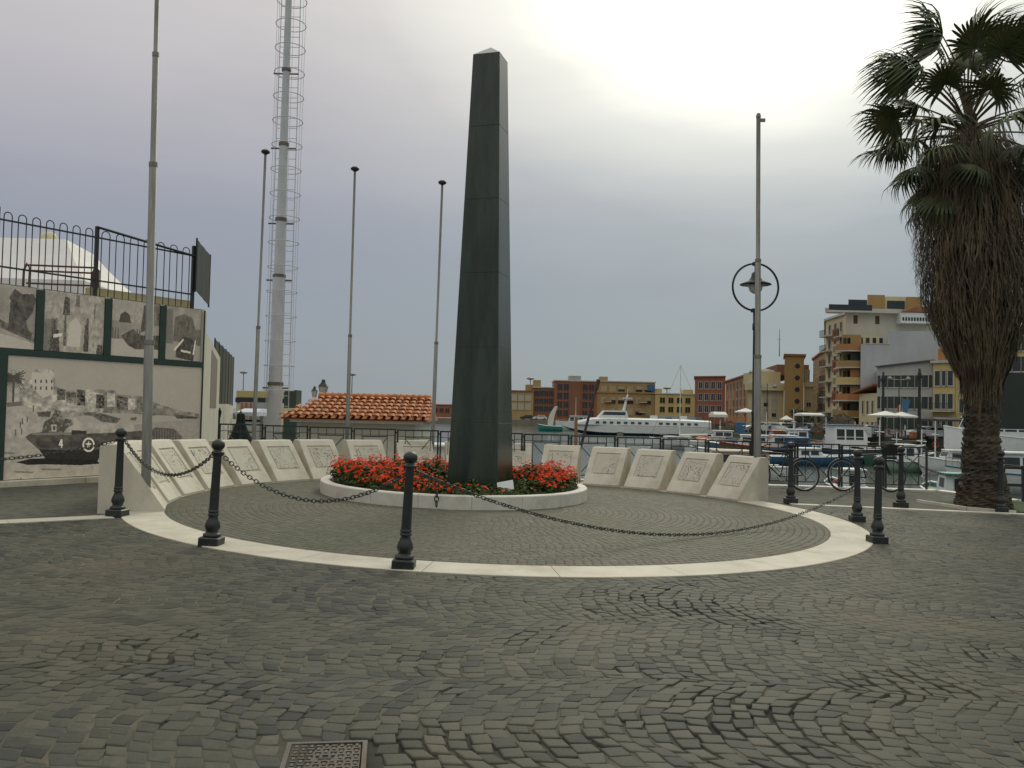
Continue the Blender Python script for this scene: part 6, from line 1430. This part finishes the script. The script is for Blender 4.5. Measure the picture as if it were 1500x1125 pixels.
boat("dark green boat beside the navy boat with tall wheelhouse", 1322, 68, 5.5, 2.1, .8, 5, mat("deep_green_paint", (.03, .09, .06), .4), wood, (-.1, .12, .8, orangep), rail=False)
boat("small black inflatable boat under the railing between the bollards", 1290, 27, 3.4, 1.5, .5, 75, rubber, rubber, None, rail=False, name="dinghy", stripe=rubber)
boat("small white boat with a red cover left of the street lamp", 1050, 72, 5.2, 2.0, .8, 172, white, redp, None, rail=False)
# dark green screen on posts
gs = empty("dark_screen", at(1440, 600, 38).to_2d().to_3d() + Vector((0, 0, -.9)), 0, "large dark green screen on posts behind the palm trunk", "screen")
x1_ = at(1530, 600, 38).x - at(1440, 600, 38).x; z0_, z1_ = at(1455, 628, 38).z + .9, at(1455, 545, 38).z + .9
mb = MB(); mb.bbox(0, x1_, -.04, .04, z0_, z1_, .02); mb.build("screen_board", mat("dark_green_board", (.022, .03, .022), .6, .2, 1.5), gs)
for x in (.1, x1_ - .1): mb = MB(); mb.box(x - .06, x + .06, .05, .17, -1.5, z1_ - .1); mb.build("post", ironrail, gs)
# ship's white fin bow and teal boat next to the ferry
r = boat("teal dinghy with a tall white curved board in front of the far quay", 806, 172, 5.0, 2.2, 1.0, 180, teal, teal, None, rail=False, name="dinghy")
mb = MB(); rs = []
for t in np.linspace(0, 1, 10): rs.append([(-.6 + .9 * t * t * -1 - .0, -.10, .6 + 4.4 * t), (.35 - 1.3 * t * t + .25 * math.sin(math.pi * t), -.10, .6 + 4.4 * t), (.35 - 1.3 * t * t + .25 * math.sin(math.pi * t), .10, .6 + 4.4 * t), (-.6 - .9 * t * t, .10, .6 + 4.4 * t)])
mb.rings(rs, smooth=False); mb.build("curved_board", canvas, r)

# hydrofoil ferry
Dh = 152; qa, qb = at(824, 600, Dh), at(1040, 600, Dh); Lh = qb.x - qa.x
hy = empty("white_ferry", ((qa.x + qb.x) / 2, Dh, WATER), R(180), "long white passenger ferry with blue bottom moored across the harbour", "ferry")
rs, deckr = [], []
for t, w_, zk in ((0, .9, .0), (.1, 1, .0), (.4, 1, .0), (.6, 1, .0), (.75, .9, .1), (.87, .6, .5), (.95, .3, 1.1), (1, .05, 1.75)):
    x = -Lh / 2 + Lh * t; hw = 2.5 * w_; zt = 1.7 + (.5 * max(0, t - .6) / .4)
    rs.append([(x, -hw, zt), (x, -hw * .99, zk * .8 + .42 * (1 - zk / 2)), (x, -hw * .7, zk), (x, 0, zk - .35), (x, hw * .7, zk), (x, hw * .99, zk * .8 + .42 * (1 - zk / 2)), (x, hw, zt)])
mb = MB(); mb.rings([[p_[0:1][0] for p_ in [r_[i:i + 1] for i in range(7)]] for r_ in rs], closed=False, caps=(False, False), smooth=False); mb.add(rs[0], [tuple(range(7))])
# lower planks blue, upper white
mi = []
for k in range(len(rs) - 1): mi += [0, 1, 1, 1, 1, 0]
for i in range(len(mi)): mb.mi[i] = mi[i]
mb.build("hull", [white, blue], hy)
mb = MB(); k = len(rs); mb.add([r_[0] for r_ in rs] + [r_[6] for r_ in rs], [(i, i + 1, k + i + 1, k + i) for i in range(k - 1)]); mb.build("deck", white, hy)
mb = MB(); sec = [(-.49, 1.0, 2.85), (-.3, 1, 3.0), (.2, 1, 3.05), (.30, .97, 2.95), (.42, .7, 2.2)]
mb.rings([[(Lh * a_, -2.35 * b_, 1.75), (Lh * a_, -2.2 * b_, c_ - .25), (Lh * a_, -1.7 * b_, c_), (Lh * a_, 1.7 * b_, c_), (Lh * a_, 2.2 * b_, c_ - .25), (Lh * a_, 2.35 * b_, 1.75)] for a_, b_, c_ in sec], closed=False, caps=(False, False), smooth=False); mb.add([(-Lh * .49, y, z) for y, z in ((-2.35, 1.75), (-2.2, 2.6), (-1.7, 2.85), (1.7, 2.85), (2.2, 2.6), (2.35, 1.75))], [tuple(range(6))]); cab = mb.build("saloon", white, hy)
for s_ in (-1, 1):
    for k in range(15):
        x = -Lh * .40 + k * Lh * .047
        if k in (6,): continue
        mb = MB(); mb.rings([[(x, s_ * 2.37, 2.0), (x + .62, s_ * 2.37, 2.0), (x + .62, s_ * 2.29, 2.38), (x, s_ * 2.29, 2.38)], [(x, s_ * 2.2, 2.0), (x + .62, s_ * 2.2, 2.0), (x + .62, s_ * 2.1, 2.38), (x, s_ * 2.1, 2.38)]], smooth=False); mb.build("window", glassd, hy)
mb = MB(); mb.rings([[(Lh * .06, -1.7, 2.9), (Lh * .27, -1.5, 2.9), (Lh * .27, 1.5, 2.9), (Lh * .06, 1.7, 2.9)], [(Lh * .07, -1.5, 4.3), (Lh * .22, -1.3, 4.3), (Lh * .22, 1.3, 4.3), (Lh * .07, 1.5, 4.3)]], smooth=False); wh = mb.build("wheelhouse", white, hy)
for s_ in (-1, 1): mb = MB(); mb.rings([[(Lh * .08, s_ * 1.60, 3.5), (Lh * .235, s_ * 1.47, 3.5), (Lh * .222, s_ * 1.37, 4.05), (Lh * .08, s_ * 1.55, 4.05)], [(Lh * .08, s_ * 1.3, 3.5), (Lh * .235, s_ * 1.2, 3.5), (Lh * .222, s_ * 1.1, 4.05), (Lh * .08, s_ * 1.3, 4.05)]], smooth=False); mb.build("window", glassd, wh)
mb = MB(); mb.tube([(Lh * .085, 0, 4.3), (Lh * .06, 0, 7.2)], [.28, .14], 8); mb.box(Lh * .03, Lh * .09, -.6, .6, 6.4, 6.6); mb.tube([(Lh * .06, 0, 7.2), (Lh * .06, 0, 8.2)], .04, 5); mb.build("radar_mast", white, hy)
for k in range(4): mb = MB(); x = -Lh * .44 + k * 2.6; mb.bbox(x, x + 1.1, -.7, .7, 2.9, 3.35 + .2 * (k % 2), .06); mb.build("deck_box", white if k % 2 else blue, hy)
mb = MB(); mb.box(Lh * .1, Lh * .14, -2.9, 2.9, -.2, .6); mb.build("foil_strut", galv, hy)
# white boat behind the wheelhouse bow with a small tower
boat("small white boat with a lattice top, partly behind the ferry bow", 846, 178, 9, 2.8, 1.5, 178, white, white, (-.25, .2, 1.8, white), 7.0)

# ================================================================== NETS AND GEAR ON THE QUAY
netm = mat("fishing_net", (.12, .075, .045), .95, .4, 3, .8, rgb2=(.05, .05, .045), mix=(.45, .6))
def netpile(x, D, w_, h, label):
    q = at(x, 600, D); mb = MB(); rs = []; n = 16
    for k, (t, hz_) in enumerate(((1, 0), (1.02, .25), (.8, .55), (.45, .85), (.1, 1))): rs.append([(w_ * t * math.cos(i * 2 * math.pi / n) * random.uniform(.8, 1.15), w_ * .6 * t * math.sin(i * 2 * math.pi / n) * random.uniform(.8, 1.15), h * hz_ * random.uniform(.85, 1.15)) for i in range(n)])
    mb.rings(rs, smooth=False)
    for _ in range(26): a_ = random.uniform(0, 6.28); p_ = Vector((w_ * .7 * math.cos(a_), w_ * .4 * math.sin(a_), h * random.uniform(.3, .8))); mb.tube([p_, p_ + Vector((random.uniform(-.5, .5), random.uniform(-.3, .1), random.uniform(.0, .6))), p_ + Vector((random.uniform(-.8, .8), 0, -.2))], .035, 4)
    o = mb.build("net_pile", netm); o.location = (q.x, D, LZ); tag(o, label, "net pile"); return o
netpile(1208, 106, 1.9, 1.7, "brown heap of fishing nets on the quay, left and lower of two"); netpile(1234, 105, 2.3, 2.6, "tall brown heap of nets and gear on the quay before the apartment block"); netpile(1068, 116, 1.7, 1.4, "brown heap of gear on the quay below the orange house")
def crate(x, D, s_, mt, label, n=1):
    q = at(x, 600, D); r = empty("crate_stack", (q.x, D, LZ), R(random.uniform(-20, 20)), label, "crates")
    for k in range(n): mb = MB(); mb.bbox(-s_, s_, -s_ * .7, s_ * .7, k * s_ * .8, k * s_ * .8 + s_ * .72, .03); mb.build("crate", mt, r)
for a in ((1258, 104, .6, orangep, "stack of orange crates before the apartment block", 3), (1182, 106, .55, blue, "blue crates on the quay edge behind the bollard", 2), (1146, 109, .6, white, "white crates on the quay behind the handlebar", 2), (1269, 103, .5, white, "stack of white crates left of the terrace", 3), (1340, 101, .5, orangep, "orange crates right of the terrace", 2), (1085, 113, .6, blue, "blue crates by the street lamp post", 3)): crate(*a)
lb_r = empty("lifebuoy_board", at(1370, 652, 102.8).to_2d().to_3d() + Vector((0, 0, LZ - .0)), 0, "round red and white lifebuoy on the quay wall left of the palm", "lifebuoy")
zl = at(1371, 651, 102.8).z - LZ; mb = MB(); mb.tube([(.36 * math.cos(t), -.1, zl + .36 * math.sin(t)) for t in np.linspace(0, 6.283, 21)[:-1]], .10, 8, closed=True); mb.build("ring", redp, lb_r)

# ================================================================== DISTANT LAMPS AND POSTS
def floodmast(x, ytop, D, z0, label, disc=True):
    tp = at(x, ytop, D); r = empty("floodlight_mast", (tp.x, D, z0), 0, label, "light mast"); h = tp.z - z0; k = D / 260
    mb = MB(); mb.tube([(0, 0, 0), (0, 0, h)], [.22 * k, .12 * k], 8); mb.build("mast", galv, r); mb = MB(); mb.lathe([(.4 * k, h - .5 * k), (1.15 * k, h - .3 * k), (1.15 * k, h), (.3 * k, h + .25 * k)], 12); mb.build("lamp_head", galv, r)
floodmast(777, 554, 262 + 14, LZ, "tall floodlight mast rising behind the yellow ochre house"); floodmast(977, 568, 276, LZ, "floodlight mast rising behind the yellow two storey house")
floodmast(516, 548, 200, LZ - .3, "slender floodlight mast above the kiosk roof, right of a flagpole"); floodmast(357, 545, 140, -.6, "floodlight mast above the pale pier building, left of a flagpole")
def lantern(x, ytop, D, label, s_):
    tp = at(x, ytop, D); r = empty("lantern_post", (tp.x, D, -1.05), 0, label, "street lamp"); h = tp.z + 1.05
    mb = MB(); mb.tube([(0, 0, 0), (0, 0, h - .95 * s_)], .045, 8); mb.build("post", ironrail, r)
    mb = MB(); mb.rings([[(a_ * .11 * s_, b_ * .11 * s_, h - .9 * s_) for a_, b_ in ((-1, -1), (1, -1), (1, 1), (-1, 1))], [(a_ * .20 * s_, b_ * .20 * s_, h - .38 * s_) for a_, b_ in ((-1, -1), (1, -1), (1, 1), (-1, 1))]], smooth=False); mb.build("lantern_glass", mat("lantern_glass", (.40, .42, .38), .2), r)
    mb = MB(); mb.rings([[(a_ * .24 * s_, b_ * .24 * s_, h - .37 * s_) for a_, b_ in ((-1, -1), (1, -1), (1, 1), (-1, 1))], [(a_ * .10 * s_, b_ * .10 * s_, h - .16 * s_) for a_, b_ in ((-1, -1), (1, -1), (1, 1), (-1, 1))], [(a_ * .07 * s_, b_ * .07 * s_, h) for a_, b_ in ((-1, -1), (1, -1), (1, 1), (-1, 1))]], smooth=False)
    for a_, b_ in ((-1, -1), (1, -1), (1, 1), (-1, 1)): mb.tube([(a_ * .115 * s_, b_ * .115 * s_, h - .92 * s_), (a_ * .205 * s_, b_ * .205 * s_, h - .37 * s_)], .012 * s_, 4)
    mb.build("lantern_cap", ironrail, r)
lantern(474, 556, 33, "old style glass lantern above the kiosk roof, the nearer of two", .72); lantern(461, 566, 44, "old style glass lantern above the kiosk roof, the farther of two", .62)
def quaylamp(x, ytop, D, label, w_=.14, z0=LZ, arms=False):
    tp = at(x, ytop, D); r = empty("quay_lamp", (tp.x, D, z0), 0, label, "street lamp"); h = tp.z - z0
    mb = MB(); mb.tube([(0, 0, 0), (0, 0, h)], [w_ * 1.2, w_ * .7], 8); mb.build("post", iron, r)
    if arms: mb = MB(); mb.tube([(-1.1, 0, h - .5), (1.1, 0, h - .5)], .05, 5); mb.lathe([(.05, h), (.3, h - .2), (.35, h - .4), (.1, h - .55)], 8, c=(1.1, 0, -.1)); mb.lathe([(.05, h), (.3, h - .2), (.35, h - .4), (.1, h - .55)], 8, c=(-1.1, 0, -.1)); mb.build("lamp_head", galv, r)
    else: mb = MB(); mb.lathe([(.08, h - .1), (.34, h - 1.0), (.30, h - 1.1)], 10); mb.build("lamp_head", iron, r)
quaylamp(1294, 545, 101, "left dark lamp post in front of the pale grey house", .17); quaylamp(1347, 540, 100, "right dark lamp post in front of the pale grey house", .19); quaylamp(1317, 550, 103, "thin double armed lamp between the two dark lamp posts", .07, arms=True); quaylamp(1124, 562, 125, "thin lamp post in front of the cream building", .07, arms=True)
fl_ = at(1322, 590, 98); ff = empty("flag_and_pole", (fl_.x, 98, LZ), 0, "blue and red white flags hanging on a short pole over the terrace", "flag")
h = at(1322, 582, 98).z - LZ; mb = MB(); mb.tube([(0, 0, 0), (0, 0, h)], .04, 6); mb.build("pole", galv, ff)
for k, (m_, x0_, x1_, z0_, z1_) in enumerate(((blue, .06, .95, h - 2.0, h - .2), (redp, -.55, -.38, h - 2.3, h - .9), (canvas, -.36, -.22, h - 2.3, h - .85), (mat("flag_green", (.05, .2, .07), .7), -.20, -.06, h - 2.25, h - .8))):
    mb = MB(); mb.rings([[(x0_ + (x1_ - x0_) * i / 6 * (1 - .5 * j), .05 * math.sin(i * 2.2 + j), z1_ + (z0_ - z1_) * j) for i in range(7)] for j in (0, .5, 1)], closed=False, caps=(False, False)); mb.build("flag", m_, ff)
